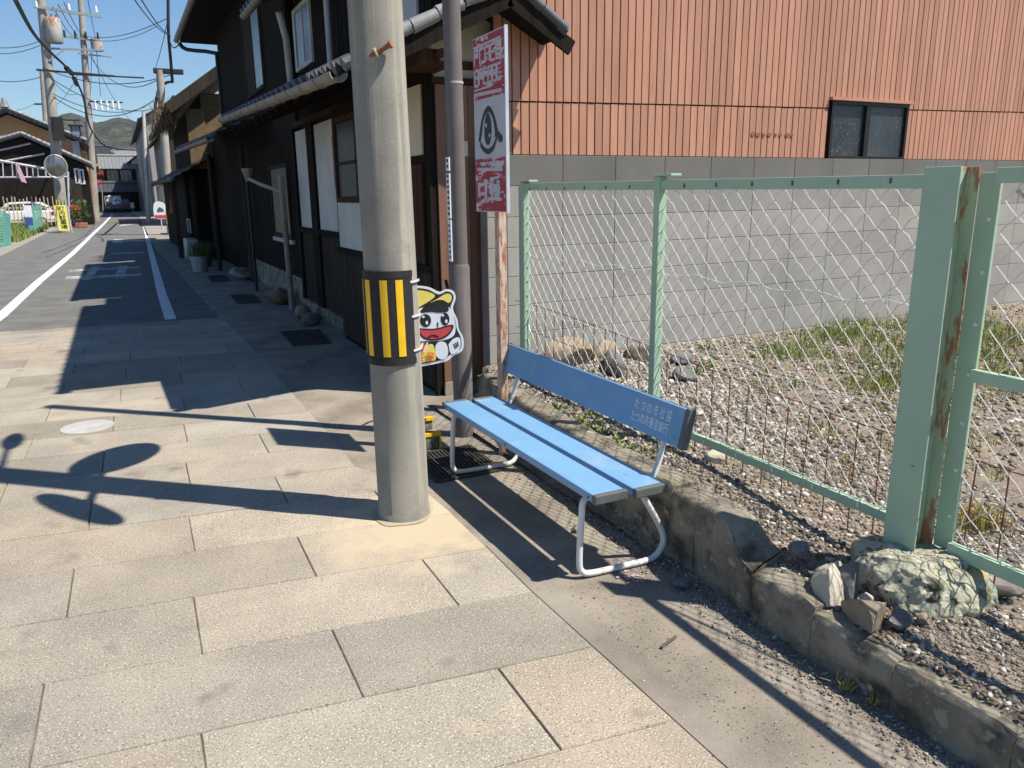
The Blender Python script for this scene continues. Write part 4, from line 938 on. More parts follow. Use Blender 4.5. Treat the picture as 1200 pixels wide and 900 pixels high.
kface(sp([(610, 635), (648, 618), (690, 630), (680, 640), (648, 630), (620, 642)], 4), M['ink'], .0072, 'tongue_line')
kface([(683, 535), (692, 535), (690, 568), (680, 568)], M['ink'], .0045, 'nose')
kface(sp([(300, 665), (530, 665), (600, 690), (650, 690), (665, 790), (600, 808), (300, 820)], 3), M['capy'], .003, 'shirt')
for a in range(4): kface([(560+a*16, 672), (570+a*16, 672), (560+a*16-18, 740), (548+a*16-18, 740)], M['mouth'] if a % 2 == 0 else M['skin'], .0045, 'scarf_stripe')
kface(sp([(665, 700), (690, 672), (735, 680), (752, 730), (740, 785), (700, 795), (668, 765)], 5), M['skin'], .003, 'hand')
kface(sp([(756, 692), (790, 655), (832, 648), (840, 695), (822, 742), (770, 757)], 4), M['skin'], .003, 'hand')
for a in range(3): kface([(788+a*14, 690-a*8), (794+a*14, 688-a*8), (808+a*10, 722-a*8), (800+a*10, 724-a*8)], M['ink'], .0045, 'finger_line')
text_part('lettering', '注意', .054, K0+kr*((594-480)*KS)+Vector((0, 0, (900-778)*KS))+V3(kn)*.0075, kr, (0, 0, 1), M['signorange'], kb, .001, .95)
for s_ in (.35, .6): MB().bar(K0+kr*(-.17)+Vector((0, 0, s_*.35+.05))-V3(kn)*.02, K0+kr*.05+Vector((0, 0, s_*.35+.05))-V3(kn)*.02, .02, .03).build('bracket', M['steel'], kb)

# ================================================================= EYE SIGN ON RUSTY POST
sp_ = thing('eye_sign', 'tall narrow weathered sign with a painted eye on a rusty post', 'sign', (2.06, 4.30, 0))
SX, SY0, SY1, SZ0, SZ1 = 2.035, 4.12, 4.56, 1.545, 2.555
MB().box((2.053, 4.27, -.05), (2.103, 4.33, 2.5)).build('post', M['rustpost'], sp_, bevel=.004)
MB().box((SX+.002, SY0+.002, SZ0), (SX+.016, SY1, SZ1)).build('board', M['signwhite'], sp_, bevel=.002)
MB().box((SX, SY0-.004, SZ0-.004), (SX+.02, SY0+.0015, SZ1+.004)).build('edge_trim', M['alu'], sp_)
MB().box((SX-.0, SY0+.012, 2.205), (SX+.0016, SY1-.008, SZ1-.008)).build('red_panel', M['signred'], sp_)
MB().box((SX-.0, SY0+.012, SZ0+.006), (SX+.0016, SY1-.008, 1.86)).build('red_panel', M['signred'], sp_)
st = MB(); r = random.Random(5)
sx_ = [0.0]
def stroke(ya, za, yb, zb, wdt):   # worn letter strokes, sign coordinates: ya from the far edge
    sx_[0] += .00004; a = V3((SX-.0004-sx_[0], SY1-ya, za)); b = V3((SX-.0004-sx_[0], SY1-yb, zb)); st.bar(a, b, .0012, wdt, up=(0, 0, 1) if abs(zb-za) < abs(yb-ya) else (0, 1, 0))
for zb, n_ in ((2.40, 5), (2.285, 6)):
    for i in range(n_):
        y0 = .03+i*.38/n_; wl = .3/n_
        stroke(y0, zb, y0, zb+.085, .016); stroke(y0, zb+.085, y0+wl, zb+.085, .014)
        if r.random() < .7: stroke(y0, zb+.045, y0+wl, zb+.045, .012)
        if r.random() < .6: stroke(y0+wl, zb, y0+wl, zb+.09, .015)
        if r.random() < .6: stroke(y0, zb, y0+wl, zb, .014)
stroke(.02, 2.50, .4, 2.505, .012); stroke(.05, 2.475, .3, 2.48, .007); stroke(.02, 2.235, .4, 2.225, .02); stroke(.02, 2.26, .25, 2.262, .01)
st.build('worn_lettering', M['signwhite'], sp_); st = MB()
for ya, za, yb_, zb_, w_ in ((.06, 1.63, .06, 1.72, .03), (.05, 1.70, .2, 1.72, .02), (.05, 1.65, .15, 1.655, .02), (.16, 1.61, .165, 1.74, .035), (.21, 1.66, .36, 1.68, .022), (.25, 1.60, .25, 1.75, .03), (.33, 1.61, .335, 1.73, .04), (.2, 1.625, .38, 1.62, .018), (.22, 1.735, .36, 1.75, .016)): stroke(ya, za, yb_, zb_, w_)
stroke(.04, 1.80, .4, 1.79, .02); stroke(.08, 1.835, .3, 1.83, .01)
st.build('worn_lettering', M['signwhite'], sp_)
def sgn(pts, lay, m, name): return MB().prism([(x, y) for x, y in pts], (SX+.0015-lay, SY1, 1.86), (0, -1, 0), (0, 0, 1), .0008).build(name, m, sp_)
# the eye, outline coordinates in metres from the far lower corner of the white panel
sgn(sp([(.06, .11), (.09, .19), (.13, .255), (.19, .295), (.245, .285), (.30, .225), (.34, .15), (.395, .115), (.39, .085), (.35, .085), (.32, .12), (.29, .115), (.275, .15), (.15, .17), (.10, .125), (.085, .095)], 4), .0006, M['ink'], 'eyelid')
sgn(sp([(.115, .12), (.13, .19), (.16, .24), (.21, .262), (.26, .23), (.288, .17), (.29, .12), (.26, .085), (.21, .068), (.155, .08)], 4), .0014, M['signwhite'], 'eye_white')
sgn(sp([(.15, .13), (.155, .2), (.185, .255), (.225, .25), (.25, .2), (.252, .14), (.23, .09), (.20, .075), (.168, .09)], 4), .0022, M['ink'], 'iris')
sgn(sp([(.085, .075), (.13, .042), (.2, .022), (.27, .042), (.31, .085), (.325, .10), (.32, .12), (.29, .09), (.25, .065), (.2, .055), (.14, .068), (.095, .1)], 3), .0022, M['ink'], 'lower_lid')
for cx, cy, rr_ in ((.178, .19, .012), (.225, .13, .012)): sgn([(cx+rr_*math.cos(a*.6283), cy+rr_*math.sin(a*.6283)) for a in range(10)], .003, M['signwhite'], 'glint')

# ================================================================= GREY GUY PIPE WITH TAGS
gp = thing('grey_pole', 'slender dark grey steel pole standing behind the far end of the bench', 'pole', (2.01, 4.79, 0))
gx0, gy0 = 2.01, 4.80
MB().tube([(gx0, gy0, -.05), (gx0, gy0, 1.18), (gx0, gy0, 1.2)], [.068, .068, .058], 24).build('lower_sleeve', M['greypipe'], gp, smooth=True)
MB().tube([(gx0, gy0, 1.19), (gx0-.01, gy0, 5.5)], [.058, .055], 24).build('shaft', M['greypipe'], gp, smooth=True)
MB().tube([(gx0+.0, gy0, 2.33), (gx0, gy0, 2.345)], [.0592, .0592], 24).build('band', M['pvc'], gp, smooth=True)
for z0, z1, mm in ((1.80, 1.885, 'white'), (1.50, 1.785, 'white'), (1.22, 1.49, 'white')):
    tg = MB().box((gx0-.066, gy0-.032, z0), (gx0-.058, gy0+.02, z1)).build('tag_plate', M[mm], gp)
    mk = MB()
    zc = z0+.02
    while zc < z1-.02: mk.box((gx0-.0675, gy0-.022, zc), (gx0-.066, gy0+.008, zc+.018)); zc += .034
    mk.build('tag_print', M['tagblue'] if z0 < 1.5 else M['ink'], tg)
MB().tube([(2.06, 5.1, .9), (2.0, 5.0, 1.02), (1.95, 4.9, 1.08), (1.96, 4.86, .95), (2.0, 4.87, .3)], .012, 6).build('cable', M['cable'], gp)
pn = MB().box((2.40, 5.84, 1.945), (2.55, 5.846, 2.06)); t = tag(recentre(pn.build('notice_plate', M['cream'])), 'small cream notice plate hanging beside the grey pole', 'notice plate')
# yellow-black edge block behind the pole
yb = thing('step_block', 'small concrete step block with yellow edges behind the pole', 'block', (1.66, 4.66, 0))
MB().box((1.56, 4.6, 0), (1.75, 4.78, .11)).box((1.56, 4.70, .111), (1.74, 4.85, .19)).build('body', M['kerb'], yb, bevel=.006)
MB().box((1.555, 4.592, .095), (1.755, 4.62, .116)).box((1.555, 4.69, .175), (1.745, 4.72, .196)).box((1.735, 4.6, .0), (1.757, 4.625, .1)).build('yellow_edge', M['yellow'], yb)

# ================================================================= BENCH
bn = thing('bench', 'blue slatted street bench with bent white tube legs and lettering', 'bench', (1.85, 3.38, 0))
BY0, BY1 = 2.52, 4.25
def slat(xa, xb, y0, y1, z0, z1, name):
    s = MB().box((xa, y0+.03, z0), (xb, y1-.03, z1)).build(name, M['blue'], bn, bevel=.006)
    e = MB().box((xa-.003, y0, z0-.003), (xb+.003, y0+.0295, z1+.003)).build('end_cap', M['endcap'], s, bevel=.006)
    e = MB().box((xa-.003, y1-.0295, z0-.003), (xb+.003, y1, z1+.003)).build('end_cap', M['endcap'], s, bevel=.006)
    return s
slat(1.64, 1.80, BY0, BY1, .383, .42, 'seat_slat'); slat(1.832, 1.995, BY0-.02, BY1-.015, .383, .42, 'seat_slat')
# back slat, tilted
bt = R_(13); bu = Vector((math.sin(bt), 0, math.cos(bt))); bnm = Vector((-math.cos(bt), 0, math.sin(bt))); bo_ = V3((2.075, 0, .558))
def tilted(mb, y0, y1, h0, h1, d0, d1):
    vs = []
    for y in (y0, y1):
        for h, d in ((h0, d0), (h1, d0), (h1, d1), (h0, d1)): vs.append(bo_+bu*h+bnm*(-d)+Vector((0, y, 0)))
    return mb.add(vs, [(0, 1, 2, 3), (7, 6, 5, 4), (0, 4, 5, 1), (1, 5, 6, 2), (2, 6, 7, 3), (3, 7, 4, 0)])
bs = tilted(MB(), 2.545, 4.29, 0, .178, 0, .036).build('back_slat', M['blue'], bn, bevel=.006)
tilted(MB(), 2.515, 2.5445, -.003, .181, -.003, .039).build('end_cap', M['endcap'], bs, bevel=.006)
tilted(MB(), 4.2905, 4.32, -.003, .181, -.003, .039).build('end_cap', M['endcap'], bs, bevel=.006)
def ontext(body, ya, yb, h, size):
    c = bo_+bu*h+bnm*.0012+Vector((0, (ya+yb)/2, 0)); o = text_part('lettering', body, size, c, (0, -1, 0), bu, M['letters'], bs, .001)
    me = o.data; co = np.array([v.co[:] for v in me.vertices]); wd = co[:, 1].max()-co[:, 1].min(); cen = (co[:, 1].max()+co[:, 1].min())/2; k_ = abs(yb-ya)/wd
    for v in me.vertices: v.co.y = cen+(v.co.y-cen)*k_
ontext('た つ の 市 社 協', 2.90, 2.625, .118, .058); ontext('たつの市善意銀行', 2.91, 2.63, .056, .056)
for yy in (2.63, 4.09):
    pts = [(1.685, yy+.02, .372), (1.655, yy+.015, .35), (1.645, yy+.01, .28), (1.63, yy, .09), (1.64, yy-.005, .035), (1.69, yy-.01, .017), (1.85, yy-.02, .017), (1.97, yy-.025, .017), (2.03, yy-.02, .028), (2.075, yy-.01, .07), (2.075, yy, .13), (1.99, yy, .28), (1.93, yy, .37)]
    MB().tube(smooth_path(pts, 6), .0145, 12).build('leg', M['whitepipe'], bn, smooth=True)
    MB().tube(smooth_path([(1.68, yy+.02, .368), (1.8, yy+.02, .368), (1.93, yy+.02, .37), (2.02, yy+.03, .385), (2.065, yy+.035, .44), (2.10, yy+.04, .56), (2.135, yy+.04, .70)], 5), .0135, 12).build('back_support', M['whitepipe'], bn, smooth=True)
    MB().box((1.67, yy-.005, .374), (1.96, yy+.045, .3825)).build('seat_bracket', M['rust'], bn)
sb = MB()
for yy in (2.58, 3.38, 4.2): sb.tube([(1.6375, yy, .40), (1.641, yy, .40)], .005, 8)
sb.build('screw', M['black'], bn)

# ================================================================= WEEDS
def tufts(name, cs, n, h, m, spread, label, lean=.45, wd=.003, zf=lotz):
    P_ = []; H_ = []
    for (x, y, k_) in cs:
        q = int(n*k_); px = x+rng.normal(0, spread*k_, q); py = y+rng.normal(0, spread*k_, q)
        ok = py < 5.62; px, py = px[ok], py[ok]
        P_.append(np.stack([px, py, np.array([zf(a, b) for a, b in zip(px, py)])], 1)); H_.append(rng.uniform(.35, 1, len(px))*h*(.6+.4*k_))
    return tag(blades(name, np.concatenate(P_), np.concatenate(H_), m, lean, wd), label, 'grass', kind='stuff')
cs = []
for i in range(60):
    px, py = random.uniform(880, 1200), random.uniform(365, 470); p_ = atz(px, py, .25)
    if p_[1] < 5.6: cs.append((p_[0], p_[1], random.uniform(.3, 1.1)))
for px, py in ((1150, 380), (1180, 390), (1120, 395), (1000, 390), (1020, 400), (960, 395), (1170, 400), (1195, 395), (1050, 385)): 
    p_ = atz(px, py, .25); cs += [(p_[0], p_[1], 1.3)]
cs += [(random.uniform(4.6, 7.5), random.uniform(3.2, 5.3), random.uniform(.3, .9)) for _ in range(30)]
tufts('grass', cs, 95, .115, M['grass'], .16, 'green weed grass growing along the block wall behind the mesh')
cs = []
for i in range(40):
    px, py = random.uniform(960, 1200), random.uniform(390, 560); p_ = atz(px, py, .23); cs.append((p_[0], p_[1], random.uniform(.3, .9)))
tufts('dry_grass', cs, 90, .08, M['drygrass'], .12, 'dry yellowish grass tufts in the gravel beyond the fence')
p_ = atz(1150, 612, .22); tufts('grass', [(p_[0], p_[1], 1.0)], 260, .12, M['drygrass'], .05, 'yellow green tuft behind the mesh right of the thick post', .6)
p_ = atz(985, 782, .0); tufts('grass', [(2.02, 1.54, .8), (2.03, 1.44, .6)], 45, .06, M['drygrass'], .02, 'small yellow weed sprouting from the kerb joint', .7, .003, lambda a, b: .01)
cs = [(2.42+random.gauss(0, .06), 3.55+random.gauss(0, .25), .5) for _ in range(12)] + [(2.5, 3.2, .5), (2.45, 4.2, .5), (3.9, 4.6, .7), (4.1, 4.7, .7), (4.6, 5.3, .8)]
tufts('weeds', cs, 50, .055, M['grass'], .05, 'low broad weeds in the gravel behind the bench back', 1.0, .009)

# small litter on the strip
tw = MB(); c = atz(785, 757); tw.tube([(c[0]-.04, c[1]+.0, .006), (c[0], c[1]+.012, .01), (c[0]+.05, c[1]+.03, .008)], .006, 6)
tag(recentre(tw.build('twig', M['bark'])), 'short dark twig lying on the dusty strip before the bench', 'twig')
pt_ = MB()
for i in range(26):
    x, y = random.gauss(1.86, .05), random.gauss(2.53, .04); a = random.random()*6; s = random.uniform(.004, .009)
    pt_.add([(x+s*math.cos(a+q), y+s*math.sin(a+q), .003+random.random()*.003) for q in (0, 1.6, 3.1, 4.7)], [(0, 1, 2, 3)])
tag(pt_.build('petals', M['petal']), 'fallen pink petals under the near bench leg', 'petals', kind='stuff')
# ================================================================= THE FAR STREET, LEFT SIDE
def upole(base, top, r0_, r1_, label, group='utility poles down the street', m='farpole'):
    t = thing('utility_pole', label, 'utility pole', base, group)
    MB().tube([base, V3(base).lerp(V3(top), .5), top], [r0_, (r0_+r1_)/2, r1_], 16).build('shaft', M[m], t, smooth=True)
    return t
# pole with transformer, mirror, lamp
Y1 = 47.5
b1 = V3(atY(75, 271, Y1)); t1 = V3(atY(47, -12, Y1)); b1.z = 0
p1 = upole(b1, t1, .27, .2, 'near left utility pole carrying a rusty transformer and lantern')
def onp(y, dx=0, dy=0):   # point on the pole-1 plane seen at picture row y
    f = (y-271)/(-12-271); p = b1.lerp(t1, f); return p+Vector((dx, dy, 0))
PXM = Y1*1.08/FPX
ca = onp(14); MB().bar(onp(8, -.35, -.25), onp(14, 2.6, -.25), .1, .12).build('crossarm', M['steel'], p1)
MB().bar(onp(79, -.5, -.3), onp(82, 3.0, -.3), .08, .09).build('crossarm', M['cable'], p1)
ins = MB()
for dx in (-.2, 1.2, 2.4):
    q = onp(9, dx, -.25); ins.tube([q, q+Vector((0, 0, .3))], [.07, .04], 8)
ins.build('insulators', M['white'], p1)
tq = onp(51, .45, -.2); tr = MB().tube([tq+Vector((0, 0, .15)), tq+Vector((0, 0, .2)), tq+Vector((0, 0, 1.25)), tq+Vector((0, 0, 1.32))], [.33, .37, .37, .33], 18).build('transformer', M['tank'], p1, smooth=True)
bs_ = MB()
for a in range(3): bs_.tube([tq+Vector((-.2+.2*a, 0, 1.3)), tq+Vector((-.2+.2*a, 0, 1.5))], .05, 8)
bs_.build('bushing', M['terracotta'], tr)
MB().bar(onp(54, -.1, -.22), onp(52, 2.6, -.22), .08, .09).bar(onp(68, .1, -.22), onp(54, .8, -.22), .07, .07).build('platform_arm', M['steel'], p1)
MB().box(tuple(onp(160, -.05, -.6)), tuple(onp(133, .45, -.3))).build('control_box', M['cable'], p1)
# yellow wrap at the foot
for dx in (-.2, -.08, .06, .19): MB().bar(onp(268, dx, -.3+abs(dx)*.4), onp(231, dx, -.3+abs(dx)*.4), .035, .07, up=(0, 1, 0)).build('yellow_strip', M['picket'] if dx > 0 else M['yellow'], p1)
# lantern
lq = onp(148, 1.0, -.5); ln_ = thing('lantern', 'square black street lantern hung on the near left utility pole', 'lantern', lq)
MB().box(lq+Vector((-.2, -.2, -.25)), lq+Vector((.2, .2, .2))).build('glass_body', M['glassb'], ln_)
MB().box(lq+Vector((-.32, -.32, .2)), lq+Vector((.32, .32, .26))).build('roof', M['cable'], ln_)
MB().bar(lq+Vector((-.8, .2, .5)), lq+Vector((.25, 0, .5)), .06, .06).bar(lq+Vector((0, 0, .5)), lq+Vector((0, 0, .2)), .05, .05, up=(0, 1, 0)).build('bracket', M['cable'], ln_)
for a in (-1, 1):
    for b in (-1, 1): MB().box(lq+Vector((a*.2-.025, b*.2-.025, -.28)), lq+Vector((a*.2+.025, b*.2+.025, .2))).build('frame_bar', M['cable'], ln_)
# roadside mirror on this pole
mq = V3(atY(65.5, 195, Y1-.7))
mt = thing('convex_mirror', 'old convex mirror facing up the street on the near left pole', 'convex mirror', mq)
mb = MB(); vs = [mq+Vector((0, -.12, 0))]; fs = []
mn = (V3(CAM)-mq).normalized(); msx = Vector((0, 0, 1)).cross(mn).normalized(); muz = mn.cross(msx); vs = [mq+mn*.12]
for i in range(1, 6):
    for k2 in range(28):
        a = 2*math.pi*k2/28; f = i/5; vs.append(mq+msx*math.cos(a)*.5*f+muz*math.sin(a)*.56*f+mn*.12*(1-f*f))
for k2 in range(28): fs.append((0, 1+k2, 1+(k2+1) % 28))
for i in range(4):
    for k2 in range(28):
        a = 1+i*28+k2; b = 1+i*28+(k2+1) % 28; fs.append((a, a+28, b+28, b))
mb.add(vs, fs).build('mirror_face', M['mirrordull'], mt, smooth=True)
MB().tube([mq+msx*math.cos(a*.2244)*.5+muz*math.sin(a*.2244)*.56 for a in range(29)], .04, 6).build('rim', M['steel'], mt, smooth=True)
MB().tube([mq, mq+Vector((0, .7, 0))], .05, 6).build('arm', M['steel'], mt)
# yellow upright sign with writing
yq = V3(atY(73, 256, Y1-1.2)); ys_ = thing('upright_sign', 'narrow yellow sign with black writing strapped at the foot of the near left pole', 'sign', (yq.x, yq.y, 0))
xdir = Vector((.97, .2, 0)).normalized()
MB().prism([(-.27, -.62), (.27, -.62), (.27, .66), (-.27, .66)], yq, xdir, (-.04, 0, 1), .04).build('board', M['ysign'], ys_)
text_part('lettering', '町\n内\n駐\n車\n場', .25, yq+Vector((0.02, 0, 0.02))+xdir.cross(Vector((0, 0, 1)))*.006, xdir, (-.04, 0, 1), M['ink'], ys_, .004, 1.3, lead=.92)
MB().tube([yq+xdir*.3+Vector((0, .05, .6)), (yq.x+.33, yq.y+.05, 0)], .05, 6).build('leg', M['pvc'], ys_)
# second pole
Y2 = 70.0
b2 = V3(atY(112, 257, Y2)); b2.z = -.05; t2 = V3(atY(94, -8, Y2)); p2 = upole(b2, t2, .29, .2, 'second left utility pole with crossarms beyond the orange house')
def onp2(y, dx=0, dy=-.3): f = (y-257)/(-8-257); return b2.lerp(t2, f)+Vector((dx, dy, 0))
MB().bar(onp2(42, -1.3), onp2(45, 1.2), .12, .12).bar(onp2(60, -.4), onp2(62, 1.8), .1, .1).build('crossarm', M['steel'], p2)
MB().bar(onp2(84, -1.0), onp2(84, 4.0), .1, .1).build('crossarm', M['cable'], p2)
tq = onp2(56, .9, -.3); MB().tube([tq, tq+Vector((0, 0, .8))], .42, 14).build('transformer', M['tank'], p2, smooth=True)
ins = MB()
for dx in (-1.2, -.5, .2, 1.0): q = onp2(43, dx); ins.tube([q, q+Vector((0, 0, .5))], [.1, .06], 8)
ins.build('insulators', M['cable'], p2)
MB().bar(onp2(114, .1), onp2(114, 2.4), .1, .1).build('crossarm', M['cable'], p2)
ib = MB()
for i in range(5): q = onp2(118, .5+.4*i); ib.tube([q+Vector((0, 0, -.35)), q+Vector((0, 0, .35))], .1, 8)
ib.build('insulators', M['white'], p2)
# slim pole behind
q0 = V3(atY(60, 240, 95)); q0.z = 0; p3 = upole(q0, atY(49, 82, 95), .3, .22, 'slim pole standing behind the orange house roof')
MB().bar(V3(atY(40, 122, 95)), V3(atY(58, 122, 95)), .15, .15).build('crossarm', M['cable'], p3)

# orange house and its dark lean-to
ho = thing('orange_house', 'ochre orange gabled house on the left with grey tiled roof', 'house', (-6, 66, 0))
def gable(hx, Yp, apex, left, right, base, depth, wallm, roofm, parent, over_=.6, th=.3, trim=None):
    a, l, r = [V3(atY(*q, Yp)) for q in (apex, left, right)]
    MB().add([(l.x, Yp, base), (r.x-over_, Yp, base), (r.x-over_, Yp, r.z+(a.z-r.z)*over_/max(.1, r.x-a.x)-.12), (a.x, Yp, a.z-.12), (l.x, Yp, l.z-.12),
              (l.x, Yp+depth, base), (r.x-over_, Yp+depth, base), (r.x-over_, Yp+depth, r.z-.1), (a.x, Yp+depth, a.z-.12), (l.x, Yp+depth, l.z-.12)],
             [(0, 1, 2, 3, 4), (9, 8, 7, 6, 5), (0, 5, 6, 1), (1, 6, 7, 2), (4, 3, 8, 9), (3, 2, 7, 8), (0, 4, 9, 5)]).build('wall', wallm, parent)
    rm = MB()
    for p, q in ((a, r), (a, l)):
        o2 = Vector((0, -over_, 0)); o3 = Vector((0, depth+over_, 0)); up = Vector((0, 0, th))
        rm.add([p+o2, q+o2, q+o3, p+o3, p+o2+up, q+o2+up*.7, q+o3+up*.7, p+o3+up], [(3, 2, 1, 0), (4, 5, 6, 7), (0, 1, 5, 4), (1, 2, 6, 5), (2, 3, 7, 6), (3, 0, 4, 7)])
    rm.build('roof', roofm, parent)
    rt = MB(); o2 = Vector((0, -over_-.02, th))
    for q in (r, l):
        n_ = 14
        for i in range(n_): rt.tube([a.lerp(q, i/n_)+o2, a.lerp(q, (i+.9)/n_)+o2], .13, 6)
    rt.build('verge_tiles', trim or M['tile_l'], parent)
    return a, l, r
a, l, r = gable(0, 66, (8, 132), (-60, 165), (103, 170), 0, 14, M['orange'], M['tile'], ho)
MB().tube([a+Vector((0, -.6, .3)), a+Vector((0, -.6, .9))], [.3, .12], 8).build('ridge_ornament', M['tile_l'], ho)
q = V3(atY(90, 177, 65.9)); MB().box((q.x-.25, 65.88, 3.3), (q.x+.22, 65.98, q.z+.7)).build('corner_plaster', M['plaster'], ho)
hl = thing('lean_to', 'dark boarded lean-to building in front of the orange house', 'shed', (-5, 60, 0))
for q_ in ((88.5, 199, 92.5, 213), (94, 200, 98, 214)):
    wa, wb = V3(atY(q_[0], q_[1], 59.95)), V3(atY(q_[2], q_[3], 59.95)); f_ = MB().box((wa.x-.1, 59.93, wb.z-.1), (wb.x+.1, 59.995, wa.z+.1)).build('window', M['plasterw'], hl); MB().box((wa.x, 59.9, wb.z), (wb.x, 59.928, wa.z)).build('pane', M['glassd'], f_)
sw = MB(); xa_, xb_ = atY(79, 230, 60)[0], atY(107, 230, 60)[0]-.5; nb = 12
for i in range(nb): sw.box((xa_+(xb_-xa_)*i/nb, 59.95, 0), (xa_+(xb_-xa_)*(i+.9)/nb, 59.998, 3.3-.25*i/nb*3))
sw.build('weathered_boards', M['greywood'], hl)
a2, l2, r2 = gable(0, 60, (26, 160), (-50, 182), (108, 196), 0, 5.8, M['darkwood'], M['tile'], hl, .4, .2)
for yy in ((0, 176, 36, 168), (0, 190, 52, 180)):
    MB().tube([V3(atY(yy[0], yy[1], 59.9)), V3(atY(yy[2], yy[3], 59.9))], .06, 5).build('pipe', M['pvc'], hl)
# house front on the street side beyond
hf = thing('street_house', 'dark house front with white framed windows beside the second pole', 'house', (-3.2, 72, 0))
MB().box((-7, 67, 0), (-2.75, 80, 3.9)).build('wall', M['darkwood'], hf)
tr_ = MB(); tile_roof(tr_, (-2.2, 66.5, 3.5), (-2.2, 80.5, 3.5), (-4.5, 66.5, 4.6), (-4.5, 80.5, 4.6), .5); tr_.build('roof', M['tile'], hf, smooth=True)
wi = MB().box((-2.9, 68.5, 2.0), (-2.7, 71, 3.3)).build('window', M['plaster'], hf); MB().box((-2.75, 68.7, 2.1), (-2.69, 69.65, 3.2)).box((-2.75, 69.85, 2.1), (-2.69, 70.8, 3.2)).build('pane', M['glass'], wi)
tr_ = MB(); tile_roof(tr_, (-1.9, 66.5, 1.75), (-1.9, 80.5, 1.75), (-2.75, 66.5, 2.1), (-2.75, 80.5, 2.1), .5, 2); tr_.build('lower_roof', M['tile'], hf, smooth=True)
# metal frame gate over the yard
fg = thing('frame_gate', 'white metal frame gate with ladder like top over the car yard', 'gate', (-5, 55, 0))
YG = 55.0
P = lambda x, y, Y=YG: V3(atY(x, y, Y))
MB().tube([P(-40, 181), P(60, 199)], .07, 8).tube([P(-40, 208), P(62, 207.5)], .05, 8).build('top_beam', M['alu'], fg)
rg = MB()
for x in (-20, -6, 3, 14, 19, 31, 38, 44, 53): rg.tube([P(x, 188.5+x*.19), P(x+1, 207)], .035, 6)
rg.build('rungs', M['alu'], fg)
MB().tube([P(73, 202), P(80, 202)], .05, 6).tube([P(73, 207), P(80, 207)], .05, 6).build('top_beam', M['alu'], fg)
for x in (73.5, 79.5): MB().tube([P(x, 201), P(x+2, 266)], .06, 8).build('post', M['alu'], fg)
sc_ = MB(); a = P(18, 190); sc_.prism([(0, 0), (.15, -.08), (.3, -.7), (.42, -1.2), (.15, -1.1), (.03, -.5)], a+Vector((0, -.15, 0)), (1, 0, 0), (0, 0, 1), .08)
tag(recentre(sc_.build('rag', M['petal'])), 'red and white rag tied to the white frame gate', 'cloth')
# picket fence
pf = thing('picket_fence', 'pale timber picket fence in front of the white car', 'fence', (-6, 56.5, 0))
YP = 57.0
for i in range(24):
    x = -45+i*4.8; a = atY(x, 232+random.uniform(-3, 2), YP); MB().bar((a[0], YP, .1), (a[0]+random.uniform(-.05, .05), YP, a[2]), .05, .09, up=(0, 1, 0)).build('picket', M['picket'], pf)
q0, q1 = atY(-45, 258, YP), atY(66, 258, YP); MB().bar((q0[0], YP+.04, .45), (q1[0], YP+.04, .45), .05, .1).bar((q0[0], YP+.04, 1.2), (q1[0], YP+.04, 1.2), .05, .1).build('rail', M['picket'], pf)
